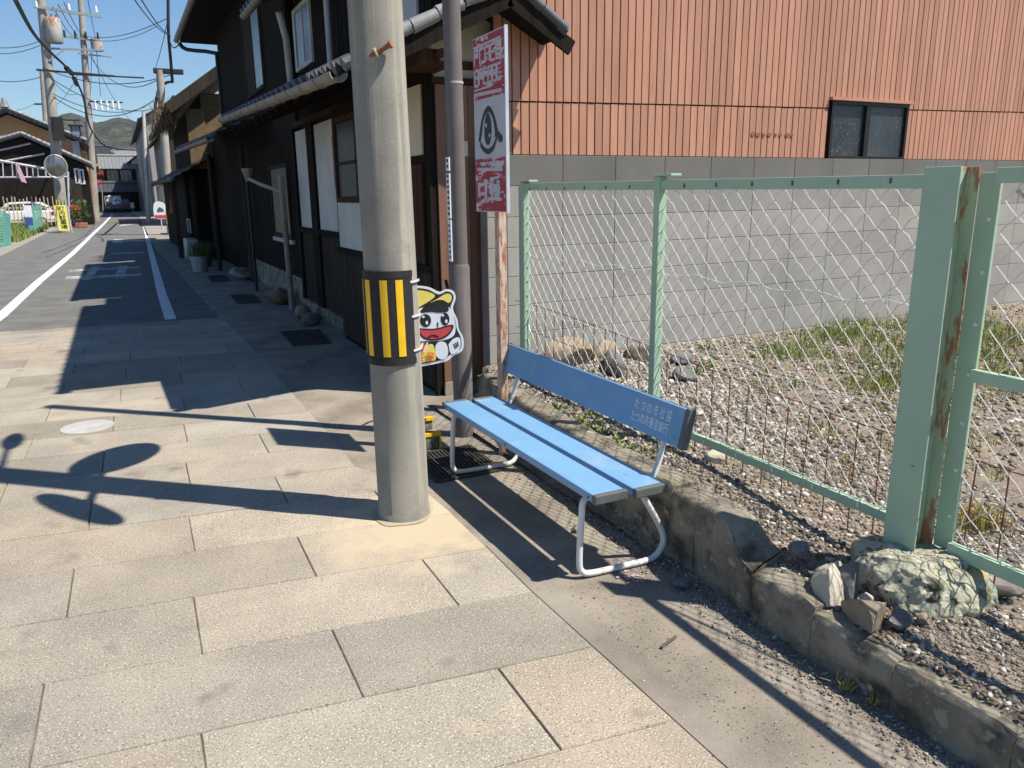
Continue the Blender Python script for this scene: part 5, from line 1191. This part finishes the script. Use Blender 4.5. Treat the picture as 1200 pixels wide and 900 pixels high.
# white car behind the pickets
def wheel(parent, c, r=.31, wd=.2, ax=(0, 1, 0)):
    c = V3(c); ax = V3(ax); wl = MB().tube([c-ax*wd/2, c+ax*wd/2], r, 20).build('wheel', M['tyre'], parent, smooth=True)
    MB().tube([c-ax*(wd/2+.01), c+ax*(wd/2+.01)], r*.62, 16).build('rim', M['alu'], wl, smooth=True); return wl
def hatch(x0, Yc, zb, L, s, label):
    """hatchback seen from the side: profile in X, width in Y"""
    car = thing('parked_car', label, 'car', (x0+L/2, Yc, zb)); W_ = 1.6*s
    prof = [(0, .32), (0, .72), (.10, .86), (.52, .98), (1.0, 1.48), (1.15, 1.54), (2.2, 1.58), (2.9, 1.54), (3.35, 1.30), (3.55, 1.0), (3.6, .72), (3.6, .32), (3.4, .25), (.2, .25)]
    kx = L/3.6
    lo = [(x, z) for x, z in [(0, .32), (0, .72), (.10, .86), (.52, .98), (1.2, 1.0), (3.5, 1.02), (3.56, .95), (3.6, .72), (3.6, .32), (3.4, .25), (.2, .25)]]
    hi = [(.55, .98), (1.02, 1.46), (1.2, 1.54), (2.2, 1.58), (2.95, 1.53), (3.35, 1.28), (3.48, 1.0)]
    b = MB().prism([(x*kx, z*s) for x, z in lo], (x0, Yc-W_/2, zb), (1, 0, 0), (0, 0, 1), W_)
    b.prism([(x*kx, z*s) for x, z in hi], (x0, Yc-W_/2+.1, zb), (1, 0, 0), (0, 0, 1), W_-.2)
    b.build('body', M['carwhite'], car, bevel=.06)
    for pts in ([(1.0, 1.05), (1.22, 1.42), (1.95, 1.47), (1.95, 1.05)], [(2.05, 1.05), (2.05, 1.47), (2.85, 1.43), (3.2, 1.22), (3.25, 1.05)]):
        MB().prism([(x*kx, z*s) for x, z in pts], (x0, Yc-W_/2+.085, zb), (1, 0, 0), (0, 0, 1), .02).build('side_window', M['glass'], car)
    MB().add([(x0+.6*kx, Yc-W_*.4, zb+1.0*s), (x0+1.0*kx, Yc-W_*.38, zb+1.45*s), (x0+1.0*kx, Yc+W_*.38, zb+1.45*s), (x0+.6*kx, Yc+W_*.4, zb+1.0*s)], [(0, 1, 2, 3)]).build('windscreen', M['glass'], car).location = (-.03, 0, .03)
    for xx in (.68, 2.88):
        for yy in (-W_/2+.06, W_/2-.06): wheel(car, (x0+xx*kx, Yc+yy, zb+.31*s), .31*s, .2)
    MB().box((x0+.02, Yc-W_/2+.05, zb+.66*s), (x0+.3, Yc-W_/2-.012, zb+.8*s)).build('headlight', M['glassb'], car)
    MB().box((x0+L-.16, Yc-W_/2+.05, zb+.72*s), (x0+L+.012, Yc-W_/2-.012, zb+.95*s)).build('tail_light', M['carred'], car)
    return car
cx0 = atY(-13, 260, 58)[0]; cx1 = atY(65, 260, 58)[0]
hatch(cx0, 58.6, 0, cx1-cx0, (cx1-cx0)/3.6, 'white hatchback parked behind the timber pickets on the left')
# green nets
def net(pts, Y0, Y1, label):
    mb = MB(); base = [V3(atY(x, y, Y0+(Y1-Y0)*i/(len(pts)-1))) for i, (x, y, _) in enumerate(pts)]; tops = [V3(atY(x+(-1), t, Y0+(Y1-Y0)*i/(len(pts)-1))) for i, (x, y, t) in enumerate(pts)]
    nt_ = thing('net_fence', label, 'net fence', (base[0].x, base[0].y, 0), 'green net fences by the lot'); n = 14
    for i in range(len(base)-1):
        for j in range(n+1):
            a = base[i].lerp(tops[i], j/n); b = base[i+1].lerp(tops[i+1], j/n); mb.bar(a, b, .012, .03)
            a = base[i].lerp(base[i+1], j/n); b = tops[i].lerp(tops[i+1], j/n); mb.bar(a, b, .012, .03, up=(0, 1, 0))
    mb.build('netting', M['net'], nt_)
    ps = MB()
    for a, b in zip(base, tops): ps.bar(a-Vector((0, 0, .1)), b+Vector((0, 0, .05)), .05, .05, up=(0, 1, 0))
    ps.build('post', M['net'], nt_); return nt_
net([(-12, 290, 247), (5, 292, 248), (12, 286, 252)], 33, 35, 'leaning green plastic net at the left picture edge')
n2 = net([(33, 279, 242), (40, 270, 241), (48, 264, 240)], 43, 47, 'green plastic net with pale notices before the white car')
q = V3(atY(33, 249, 43)); MB().box((q.x-.14, 42.9, q.z-.2), (q.x+.16, 42.94, q.z+.32)).build('notice', M['white'], n2); q = V3(atY(34, 259, 43)); MB().box((q.x-.16, 42.9, q.z-.2), (q.x+.16, 42.94, q.z+.16)).build('notice', M['tagblue'], n2)
# lot grass on the left
n = 5200; px = rng.uniform(-2, 58, n); py = rng.uniform(264, 284, n)
P_ = np.array([atz(a, b) for a, b in zip(px, py)]); k = (P_[:, 0] < -3.7) & (P_[:, 1] < 56); P_ = P_[k]
tag(blades('lawn', P_, rng.uniform(.15, .5, len(P_)), M['grass'], .4, .03), 'rough green grass between the nets and the picket fence', 'grass', kind='stuff')
# plants by the second pole
def bush(c, r, label, m='leaf', n=700, h=1.0):
    t = thing('shrub', label, 'shrub', (c[0], c[1], 0)); d = rng.normal(0, 1, (n, 3)); d /= np.linalg.norm(d, axis=1)[:, None]; d *= (rng.random(n)**.4)[:, None]
    P_ = d*np.array([r, r, r*.8*h])+np.array([0, 0, r*.8*h+.05]); P_ += .25*r*np.sin(P_*5/r)
    b_ = blades('foliage', P_, rng.uniform(.1, .22, n)*r, M[m], 1.5, .05*r); b_.parent = t
    st_ = MB(); 
    for i in range(5): st_.tube([(c[0], c[1], 0), (c[0]+random.gauss(0, .3)*r, c[1]+random.gauss(0, .3)*r, r*h)], .03*r, 5)
    st_.build('stem', M['bark'], t)
c = atz(92, 266); bush((c[0], c[1]), .85, 'green bush spilling onto the sidewalk by the second pole', n=1300)
c = atz(100, 262); bush((c[0], c[1]), .6, 'dark low bush right of the green bush', n=700)
c = atz(97, 255); bush((c[0]-.3, c[1]), 1.2, 'bare brownish shrub against the dark house front', 'thatch', n=500, h=1.6)
c = atz(88, 265); bush((c[0], c[1]), .5, 'lilac flowering plant in a pot by the sidewalk', 'purple', n=900, h=.8)
c = atz(95.5, 267); t = MB().box((c[0]-.3, c[1]-.2, 0), (c[0]+.35, c[1]+.2, .3)); tag(recentre(t.build('planter_box', M['terracotta'], bevel=.03)), 'low terracotta planter box beside the lilac plant', 'planter')
c = atY(87.5, 246, 58); t = thing('bin', 'red plastic bin behind the bushes on the left', 'bin', (c[0], 58, 0)); MB().tube([(c[0], 58, 0), (c[0], 58, 1.0)], [.3, .4], 14).build('body', M['carred'], t, smooth=True); MB().tube([(c[0], 58, 1.0), (c[0], 58, 1.2), (c[0], 58, 1.35)], [.45, .42, .2], 14).build('cover', M['carred'], t, smooth=True)
yq = V3(atY(100, 247, 62)); y2 = thing('upright_sign', 'second yellow sign with dark writing among the bushes', 'sign', (yq.x, 62, 0)); MB().box((yq.x-.22, 61.97, yq.z-.6), (yq.x+.22, 62, yq.z+.55)).build('board', M['ysign'], y2)
text_part('lettering', '駐\n車\n場', .3, (yq.x, 61.965, yq.z), (1, 0, 0), (0, 0, 1), M['ink'], y2, .004, 1, lead=.9); MB().box((yq.x-.03, 61.96, 0), (yq.x+.03, 62.02, yq.z-.6)).build('leg', M['pvc'], y2)
# stop sign
sq = V3(atY(115, 214, 88)); s_ = thing('stop_sign', 'red triangular stop sign on a thin bent grey post', 'road sign', (sq.x+.4, 88, 0))
MB().prism([(-.42, .3), (.42, .3), (0, -.42)], sq, (1, 0, 0), (0, 0, 1), .03).build('plate', M['carred'], s_); MB().prism([(-.36, .27), (.36, .27), (0, -.35)], sq+Vector((0, -.012, 0)), (1, 0, 0), (0, 0, 1), .004).build('face', M['carred'], s_)
text_part('lettering', '止まれ', .2, sq+Vector((0, -.02, .1)), (1, 0, 0), (0, 0, 1), M['white'], s_, .004, 1)
g0 = V3(atY(120, 246, 88)); MB().tube([sq+Vector((0, .05, .2)), sq+Vector((.25, .05, -.8)), (g0.x, 88, 0)], .05, 8).build('post', M['steel'], s_, smooth=True)
# grey railing by the pole
rl_ = MB()
for i in range(10): rl_.bar((-1.75, 76+i*.8, 0), (-1.75, 76+i*.8, 1.2), .08, .05, up=(0, 1, 0))
rl_.bar((-1.75, 76, 1.2), (-1.75, 83.5, 1.2), .08, .1).bar((-1.75, 76, .3), (-1.75, 83.5, .3), .08, .1); tag(recentre(rl_.build('railing', M['endcap'])), 'dark grey railing between second pole and stop sign', 'railing')
# pickup truck and car beyond
c = atz(134, 249.3); tk = thing('pickup_truck', 'small dark grey pickup with a white load stopped in the road', 'truck', (c[0], c[1], 0)); x0, y0 = c[0]-.9, c[1]
MB().box((x0, y0, .5), (x0+1.9, y0+3, 1.0)).build('bed', M['cargrey'], tk, bevel=.03)
MB().box((x0+.1, y0+3.05, .5), (x0+1.8, y0+4.6, 1.95)).build('cab', M['cargrey'], tk, bevel=.1)
ld = MB(); r = random.Random(3)
for i in range(22): ld.sphere((x0+.2+1.5*r.random(), y0+.2+2.2*r.random(), 1.1+.8*r.random()), .18+.12*r.random(), 8, 6)
ld.build('load', M['white'], tk, smooth=True)
fr = MB()
for xx in (0.05, 1.8): fr.bar((x0+xx, y0+.05, 1), (x0+xx, y0+.05, 2.0), .06, .06, up=(0, 1, 0))
fr.bar((x0+.05, y0+.05, 2), (x0+1.8, y0+.05, 2), .06, .06); fr.build('rack', M['alu'], tk)
for xx in (.2, 1.7): wheel(tk, (x0+xx, y0+.6, .3), .3, .2, (1, 0, 0))
MB().box((x0+.15, y0-.012, .55), (x0+.5, y0+.01, .75)).build('number_plate', M['orange'], tk); MB().box((x0+1.6, y0-.012, .6), (x0+1.85, y0+.01, .8)).build('tail_light', M['carred'], tk)
c = atz(148, 248.8); t = thing('parked_car', 'dark blue car half hidden by the pickup in the road', 'car', (c[0], c[1]+4, 0)); x0, y0 = c[0]-1.0, c[1]+2
MB().box((x0, y0, .3), (x0+1.75, y0+3.8, 1.0)).build('body', M['carblue'], t, bevel=.12); MB().prism([(-.8, 0), (.8, 0), (.62, .65), (-.62, .65)], (x0+.87, y0+.5, .98), (1, 0, 0), (0, 0, 1), 2.3).build('cabin', M['carblue'], t, bevel=.08)
MB().prism([(-.68, .06), (.68, .06), (.54, .56), (-.54, .56)], (x0+.87, y0+.48, .99), (1, 0, 0), (0, 0, 1), .02).build('rear_window', M['glassb'], t)
for xx in (.15, 1.6): wheel(t, (x0+xx, y0+.7, .3), .3, .2, (1, 0, 0))
for xx in (.05, 1.5): MB().box((x0+xx, y0-.015, .65), (x0+xx+.2, y0+.01, .85)).build('tail_light', M['carred'], t)
# small white roadside sign beyond
c = atz(156, 249); t = thing('roadside_sign', 'small pale sign board on a short post beside the blue car', 'sign', (c[0], c[1], 0)); MB().box((c[0]-.2, c[1]-.03, .5), (c[0]+.22, c[1]+.03, 1.2)).build('board', M['cream'], t, bevel=.05); MB().box((c[0]-.03, c[1]+.031, 0), (c[0]+.03, c[1]+.07, .9)).build('post', M['pvc'], t)

# ---------------------------------------------------------------- far houses
def ridge_house(name, label, xc, Yc, wX, dY, eave, ridge, wallm, roofm, ax='X', group='far houses at the end of the street', wins=()):
    """gabled house; ax = direction of the ridge"""
    h = thing(name, label, 'house', (xc, Yc, 0), group); x0, x1, y0, y1 = xc-wX/2, xc+wX/2, Yc, Yc+dY
    if ax == 'X':
        ym = (y0+y1)/2; prof = [(x0, y0, 0), (x1, y0, 0), (x1, y1, 0), (x0, y1, 0), (x0, y0, eave), (x1, y0, eave), (x1, y1, eave), (x0, y1, eave), (x0, ym, ridge-.1), (x1, ym, ridge-.1)]
        MB().add(prof, [(0, 1, 5, 4), (1, 2, 6, 9, 5), (2, 3, 7, 6), (3, 0, 4, 8, 7), (4, 5, 9, 8), (6, 7, 8, 9)]).build('wall', wallm, h)
        rr_ = MB(); tile_roof(rr_, (x0-.5, y0-.7, eave-.15), (x1+.5, y0-.7, eave-.15), (x0-.5, ym, ridge), (x1+.5, ym, ridge), .45); tile_roof(rr_, (x1+.5, y1+.7, eave-.15), (x0-.5, y1+.7, eave-.15), (x1+.5, ym, ridge), (x0-.5, ym, ridge), .45)
        rr_.tube([(x0-.55, ym, ridge+.1), (x1+.55, ym, ridge+.1)], .2, 8); rr_.build('roof', roofm, h, smooth=True)
    else:
        xm = (x0+x1)/2
        MB().add([(x0, y0, 0), (x1, y0, 0), (x1, y1, 0), (x0, y1, 0), (x0, y0, eave), (x1, y0, eave), (x1, y1, eave), (x0, y1, eave), (xm, y0, ridge-.1), (xm, y1, ridge-.1)],
                 [(0, 1, 5, 8, 4), (1, 2, 6, 5), (2, 3, 7, 9, 6), (3, 0, 4, 7), (4, 8, 9, 7), (5, 6, 9, 8)]).build('wall', wallm, h)
        rr_ = MB(); tile_roof(rr_, (x0-.6, y0-.6, eave-.25), (x0-.6, y1+.6, eave-.25), (xm, y0-.6, ridge), (xm, y1+.6, ridge), .45); tile_roof(rr_, (x1+.6, y0-.6, eave-.25), (x1+.6, y1+.6, eave-.25), (xm, y0-.6, ridge), (xm, y1+.6, ridge), .45)
        rr_.tube([(xm, y0-.65, ridge+.1), (xm, y1+.65, ridge+.1)], .2, 8); rr_.build('roof', roofm, h, smooth=True)
    for (wx, wz_, ww, wh, face) in wins:
        if face == 'front':
            f = MB().box((x0+wx-.08, y0-.06, wz_-.08), (x0+wx+ww+.08, y0-.001, wz_+wh+.08)).build('window', M['plaster'], h); MB().box((x0+wx, y0-.075, wz_), (x0+wx+ww/2-.04, y0-.061, wz_+wh)).box((x0+wx+ww/2+.04, y0-.075, wz_), (x0+wx+ww, y0-.061, wz_+wh)).build('pane', M['glass'], f)
        else:
            f = MB().box((x0-.06, y0+wx-.08, wz_-.08), (x0-.001, y0+wx+ww+.08, wz_+wh+.08)).build('window', M['plaster'], h); MB().box((x0-.075, y0+wx, wz_), (x0-.061, y0+wx+ww, wz_+wh)).build('pane', M['glass'], f)
    return h
ridge_house('house', 'red walled house with white edged grey roof behind the stop sign', 0.4, 125, 9.0, 9, 3.4, 8.0, M['redwall'], M['tile_l'], 'Y', wins=())
ridge_house('house', 'dark two storey house with grey tiled roof closing the street end', 1.0, 119, 3.9, 5, 5.7, 7.3, M['darkwood'], M['tile_l'], 'X', wins=((.5, 3.9, 1.1, 1.4, 'front'), (2.1, 3.9, 1.1, 1.4, 'front')))
hh = ridge_house('house', 'low dark entrance house in front of the red walled house', -.4, 116.5, 5.6, 2.4, 2.7, 3.7, M['darkwood'], M['tile'], 'X')
ridge_house('house', 'orange walled house far behind the red house', -4.5, 150, 9, 8, 9.2, 10.4, M['orange'], M['tile'], 'X')
ridge_house('house', 'distant grey roofed house in front of the hill', 3, 190, 14, 9, 9, 12, M['greywall'], M['tile_l'], 'X')
ridge_house('house', 'distant pale house left below the hill', -13, 185, 12, 9, 9.5, 13, M['plaster'], M['tile_l'], 'X')
ridge_house('house', 'distant dark roofed house right below the hill', 14, 170, 12, 9, 8, 12, M['greywall'], M['tile'], 'X')
ridge_house('house', 'distant roof furthest right under the hill slope', 26, 200, 14, 9, 9, 13, M['greywall'], M['tile'], 'X')
hw = ridge_house('house', 'pale grey plaster storehouse on the right side of the street', 5.8, 80, 5.0, 38, 8.8, 10.4, M['greywall'], M['tile'], 'Y', wins=((2.5, 4.5, .5, 2.0, 'side'), (4.5, 4.5, .5, 2.0, 'side'), (7, 4.5, .5, 2.0, 'side'), (3, 1.2, 1.2, 1.6, 'side')))
ridge_house('house', 'white end walled house just beyond the grey storehouse', 4.5, 119.5, 3.8, 8, 6.6, 8.2, M['plasterw'], M['tile_l'], 'Y')
ridge_house('house', 'narrow boarded house right of the storehouse with upright battens', 5.4, 57, 4.2, 14, 5.6, 7.4, M['greywood'], M['tile'], 'Y', wins=((1.5, 2.8, 1.6, 2.2, 'side'), (4.5, 2.8, 1.6, 2.2, 'side')))
bt_ = MB()
q = thing('batten_screen', 'row of pale upright battens on the boarded house front', 'screen', (3.2, 58, 2))
for i in range(8): bt_.bar((3.22, 57.4+i*1.5, 2.2), (3.22, 57.4+i*1.5, 6.3), .12, .12, up=(0, 1, 0))
bt_.build('battens', M['plaster'], q)
gt = thing('gate_wall', 'cream garden wall with a small tiled cap beside the far right pole', 'wall', (3.0, 58, 0))
MB().box((2.75, 53, 0), (3.29, 63, 2.5)).build('wall', M['cream'], gt); tr_ = MB(); tile_roof(tr_, (2.45, 52.7, 2.5), (2.45, 63.3, 2.5), (3.1, 52.7, 2.95), (3.1, 63.3, 2.95), .35, 3); tr_.build('cap', M['tile'], gt, smooth=True)
# far right utility pole with wrap, board sign
Y4 = 40.0; b4 = V3(atY(201, 273, Y4)); b4.z = 0; t4 = V3(atY(187, 82, Y4)); p4 = upole(b4, t4, .19, .16, 'far right utility pole with yellow wrap beyond the dark houses')
MB().tube([b4.lerp(t4, .07), b4.lerp(t4, .14)], .2, 16).build('wrap', M['yellow'], p4, smooth=True)
fq = V3(atY(198, 84, Y4)); lt = thing('street_lamp', 'dark flat street lamp on top of the far right pole', 'street lamp', fq); MB().box(fq+Vector((-.65, -.12, -.1)), fq+Vector((.6, .12, .12))).build('lamp_head', M['cable'], lt, bevel=.03)
q0 = V3(atY(174, 258, 62)); q0.z = 0; upole(q0, atY(168, 130, 62), .16, .11, 'slim pale pole before the boarded house on the right', m='plaster')
q0 = V3(atY(166, 200, 100)); q0.z = 0; upole(q0, atY(163, 145, 100), .2, .15, 'thin distant pole above the storehouse roof')
c = atz(190, 268); t = thing('board_sign', 'white round topped board sign with red lettering band on a stand', 'sign', (c[0], c[1], 0))
MB().prism(sp([(-.32, .55), (.32, .55), (.34, 1.0), (.28, 1.35), (0, 1.5), (-.26, 1.4), (-.34, 1.0)], 2), (c[0], c[1], 0), (.98, -.2, 0), (0, 0, 1), .04).build('board', M['white'], t)
MB().prism([(-.3, .58), (.3, .58), (.3, .75), (-.3, .75)], (c[0], c[1]-.01, 0), (.98, -.2, 0), (0, 0, 1), .006).build('red_band', M['mouth'], t); MB().prism([(-.15, .9), (.2, .95), (.2, 1.05), (0, 1.2), (-.15, 1.05)], (c[0], c[1]-.01, 0), (.98, -.2, 0), (0, 0, 1), .006).build('picture', M['cargrey'], t)
MB().tube([(c[0], c[1]+.03, 0), (c[0], c[1]+.03, .6)], .04, 6).build('post', M['pvc'], t)
n = 500; P_ = np.stack([rng.uniform(2.1, 3.2, n), rng.uniform(38, 41, n), np.zeros(n)], 1); tag(blades('roadside_grass', P_, rng.uniform(.15, .5, n), M['grass'], .4, .03), 'green grass at the foot of the far right pole', 'grass', kind='stuff')
cab = MB(); cab.box((2.5, 39.5, 0), (3.2, 41.5, 1.5)); tag(recentre(cab.build('low_wall', M['block'])), 'grey low block wall behind the far right pole', 'wall')

# ---------------------------------------------------------------- overhead wires
def wire(a, b, sag, label, r=.02, grp='overhead wires'):
    a, b = V3(a), V3(b); pts = [a.lerp(b, i/16)-Vector((0, 0, sag*4*(i/16)*(1-i/16))) for i in range(17)]
    o = recentre(MB().tube(pts, r, 5).build('overhead_wire', M['cable'])); return tag(o, label, 'wire', grp)
A = lambda x, y, Y: atY(x, y, Y)
WLAB = 'thin black overhead wire strung across the sky between poles'
thick = MB().tube(smooth_path([A(18, 0, 24), A(40, 40, 32), A(60, 62, 42), A(82, 84, 52), A(97, 112, 60), A(106, 150, 68), A(125, 172, 80), A(160, 176, 70)], 5), .06, 6)
thick.tube([A(78, 80, 50), A(84, 86, 53)], .14, 8).tube([A(87, 92, 54), A(90, 99, 56)], .13, 8)
tag(recentre(thick.build('overhead_cable', M['cable'])), 'thick black cable with splice boxes sagging across the left sky', 'cable')
for i, (x0, y0, Ya, x1, y1, Yb, sg) in enumerate([(0, 56, 46, 47, 48, 47, .1), (0, 63, 46, 47, 53, 47, .1), (50, 79, 47, 205, 86, 40, .6), (0, 95, 46, 48, 90, 47, .1), (60, 92, 47, 200, 120, 62, 1.0), (62, 8, 47, 85, 42, 70, .2), (68, 5, 47, 92, 42, 70, .2),
        (75, 3, 47, 97, 42, 70, .2), (98, 42, 70, 195, 22, 42, .4), (98, 45, 70, 185, 30, 60, .5), (104, 58, 70, 165, 145, 100, 1.5), (104, 64, 70, 190, 90, 40, 1.2), (62, 110, 47, 170, 125, 62, .6), (62, 113, 47, 180, 118, 40, .8),
        (103, 0, 55, 112, 45, 70, .2), (93, 84, 70, 60, 125, 95, .5), (90, 110, 70, 60, 92, 60, .4), (108, 48, 70, 106, 112, 70, .0), (113, 60, 70, 118, 113, 70, .0), (40, 122, 95, 0, 128, 90, .3)]):
    wire(A(x0, y0, Ya), A(x1, y1, Yb), sg, WLAB)
for i, (x0, y0, Ya, x1, y1, Yb) in enumerate([(158, 0, 26, 196, 40, 40), (166, 0, 24, 200, 42, 38), (197, 22, 38, 180, 85, 60)]): wire(A(x0, y0, Ya), A(x1, y1, Yb), .15, 'black service wire dropping from the upper left sky to the drop cable', .018, 'service wires')
vc = MB().tube(smooth_path([A(197, 0, 38), A(197.5, 40, 38), A(200, 70, 38.5), A(202, 96, 39)], 5), .07, 6).tube(smooth_path([A(198, 45, 38), A(203, 56, 37), A(212, 50, 34), A(214, 44, 32)], 5), .025, 5).tube(smooth_path([A(202, 96, 39), A(195, 97, 40), A(186, 105, 40), A(182, 125, 41), A(178, 160, 60)], 5), .06, 6)
tag(recentre(vc.build('drop_cable', M['cable'])), 'bundled black drop cable hanging beside the far right pole lamp', 'cable')

# ---------------------------------------------------------------- hills
sk = [(-700, 190), (-400, 160), (-200, 150), (-80, 158), (0, 150), (40, 152), (70, 143), (88, 139), (100, 143), (113, 149), (124, 146), (136, 140), (148, 140), (160, 146), (175, 149), (190, 150), (215, 155), (260, 165), (330, 172), (450, 178), (700, 185)]
YH = 1500.0; hv = []; nxh, nyh = 160, 44
rx = np.array([atY(x, y, YH)[0] for x, y in sk]); rz = np.array([atY(x, y, YH)[2] for x, y in sk])
X0 = np.linspace(rx.min(), rx.max(), nxh)
for j in range(nyh):
    t = j/(nyh-1); Yv = 650+t*1500
    for x in X0:
        hz = np.interp(x*YH/max(Yv, 900) if False else x, rx, rz); prof = math.sin(min(1, t/.567)*math.pi/2)**1.25 if t < .567 else 1-.5*(t-.567)/.433
        nn = mnoise.fractal(Vector((x*.006, Yv*.006, 1)), 1, 2, 6)*22*min(1, t*3)*(1-math.exp(-((t-.567)/.1)**2)*.75)
        hv.append((x*(.55+.45*Yv/YH), Yv, hz*prof+nn-8*(1-t)))
hf_ = np.array([(j*nxh+i, j*nxh+i+1, (j+1)*nxh+i+1, (j+1)*nxh+i) for j in range(nyh-1) for i in range(nxh-1)])
tag(np_mesh('hills', np.array(hv), hf_, M['forest'], smooth=True), kind='structure')
# low wooded knoll nearer
sk2 = [(-60, 235), (0, 215), (40, 190), (60, 172), (80, 160), (92, 166), (110, 180), (140, 190), (170, 196), (240, 215), (300, 232)]
YK = 420.0; rx = np.array([atY(x, y, YK)[0] for x, y in sk2]); rz = np.array([atY(x, y, YK)[2] for x, y in sk2]); X0 = np.linspace(rx.min(), rx.max(), 90); hv = []
for j in range(24):
    t = j/23; Yv = 300+t*240
    for x in X0: hv.append((x, Yv, np.interp(x, rx, rz)*math.sin(math.pi*min(1, t))**.8*1.0+mnoise.fractal(Vector((x*.03, Yv*.03, 5)), 1, 2, 5)*4*math.sin(math.pi*t)-1))
hf_ = np.array([(j*90+i, j*90+i+1, (j+1)*90+i+1, (j+1)*90+i) for j in range(23) for i in range(89)])
M['knoll'] = mat('spring woodland', (.07,.082,.03), (.045,.055,.022), .05, rough=1, speck=[((.15,.14,.06), .12, .54, .64), ((.03,.04,.018), .25, .55, .65)], bump=1, bscale=.3, bdist=2)
tag(np_mesh('hills', np.array(hv), hf_, M['knoll'], smooth=True), kind='structure')

# ---------------------------------------------------------------- air
hz = MB().box((-5200, -900, -1.2), (5200, 2600, 420)); hzm = bpy.data.materials.new('haze air'); hzm.use_nodes = True
hn = hzm.node_tree; hn.nodes.remove(hn.nodes['Principled BSDF']); pvn = hn.nodes.new('ShaderNodeVolumePrincipled'); pvn.inputs['Color'].default_value = (.78, .86, .95, 1); pvn.inputs['Density'].default_value = .0001; pvn.inputs['Anisotropy'].default_value = .2
hn.links.new(pvn.outputs[0], hn.nodes['Material Output'].inputs['Volume'])
tag(hz.build('haze', hzm), kind='stuff')
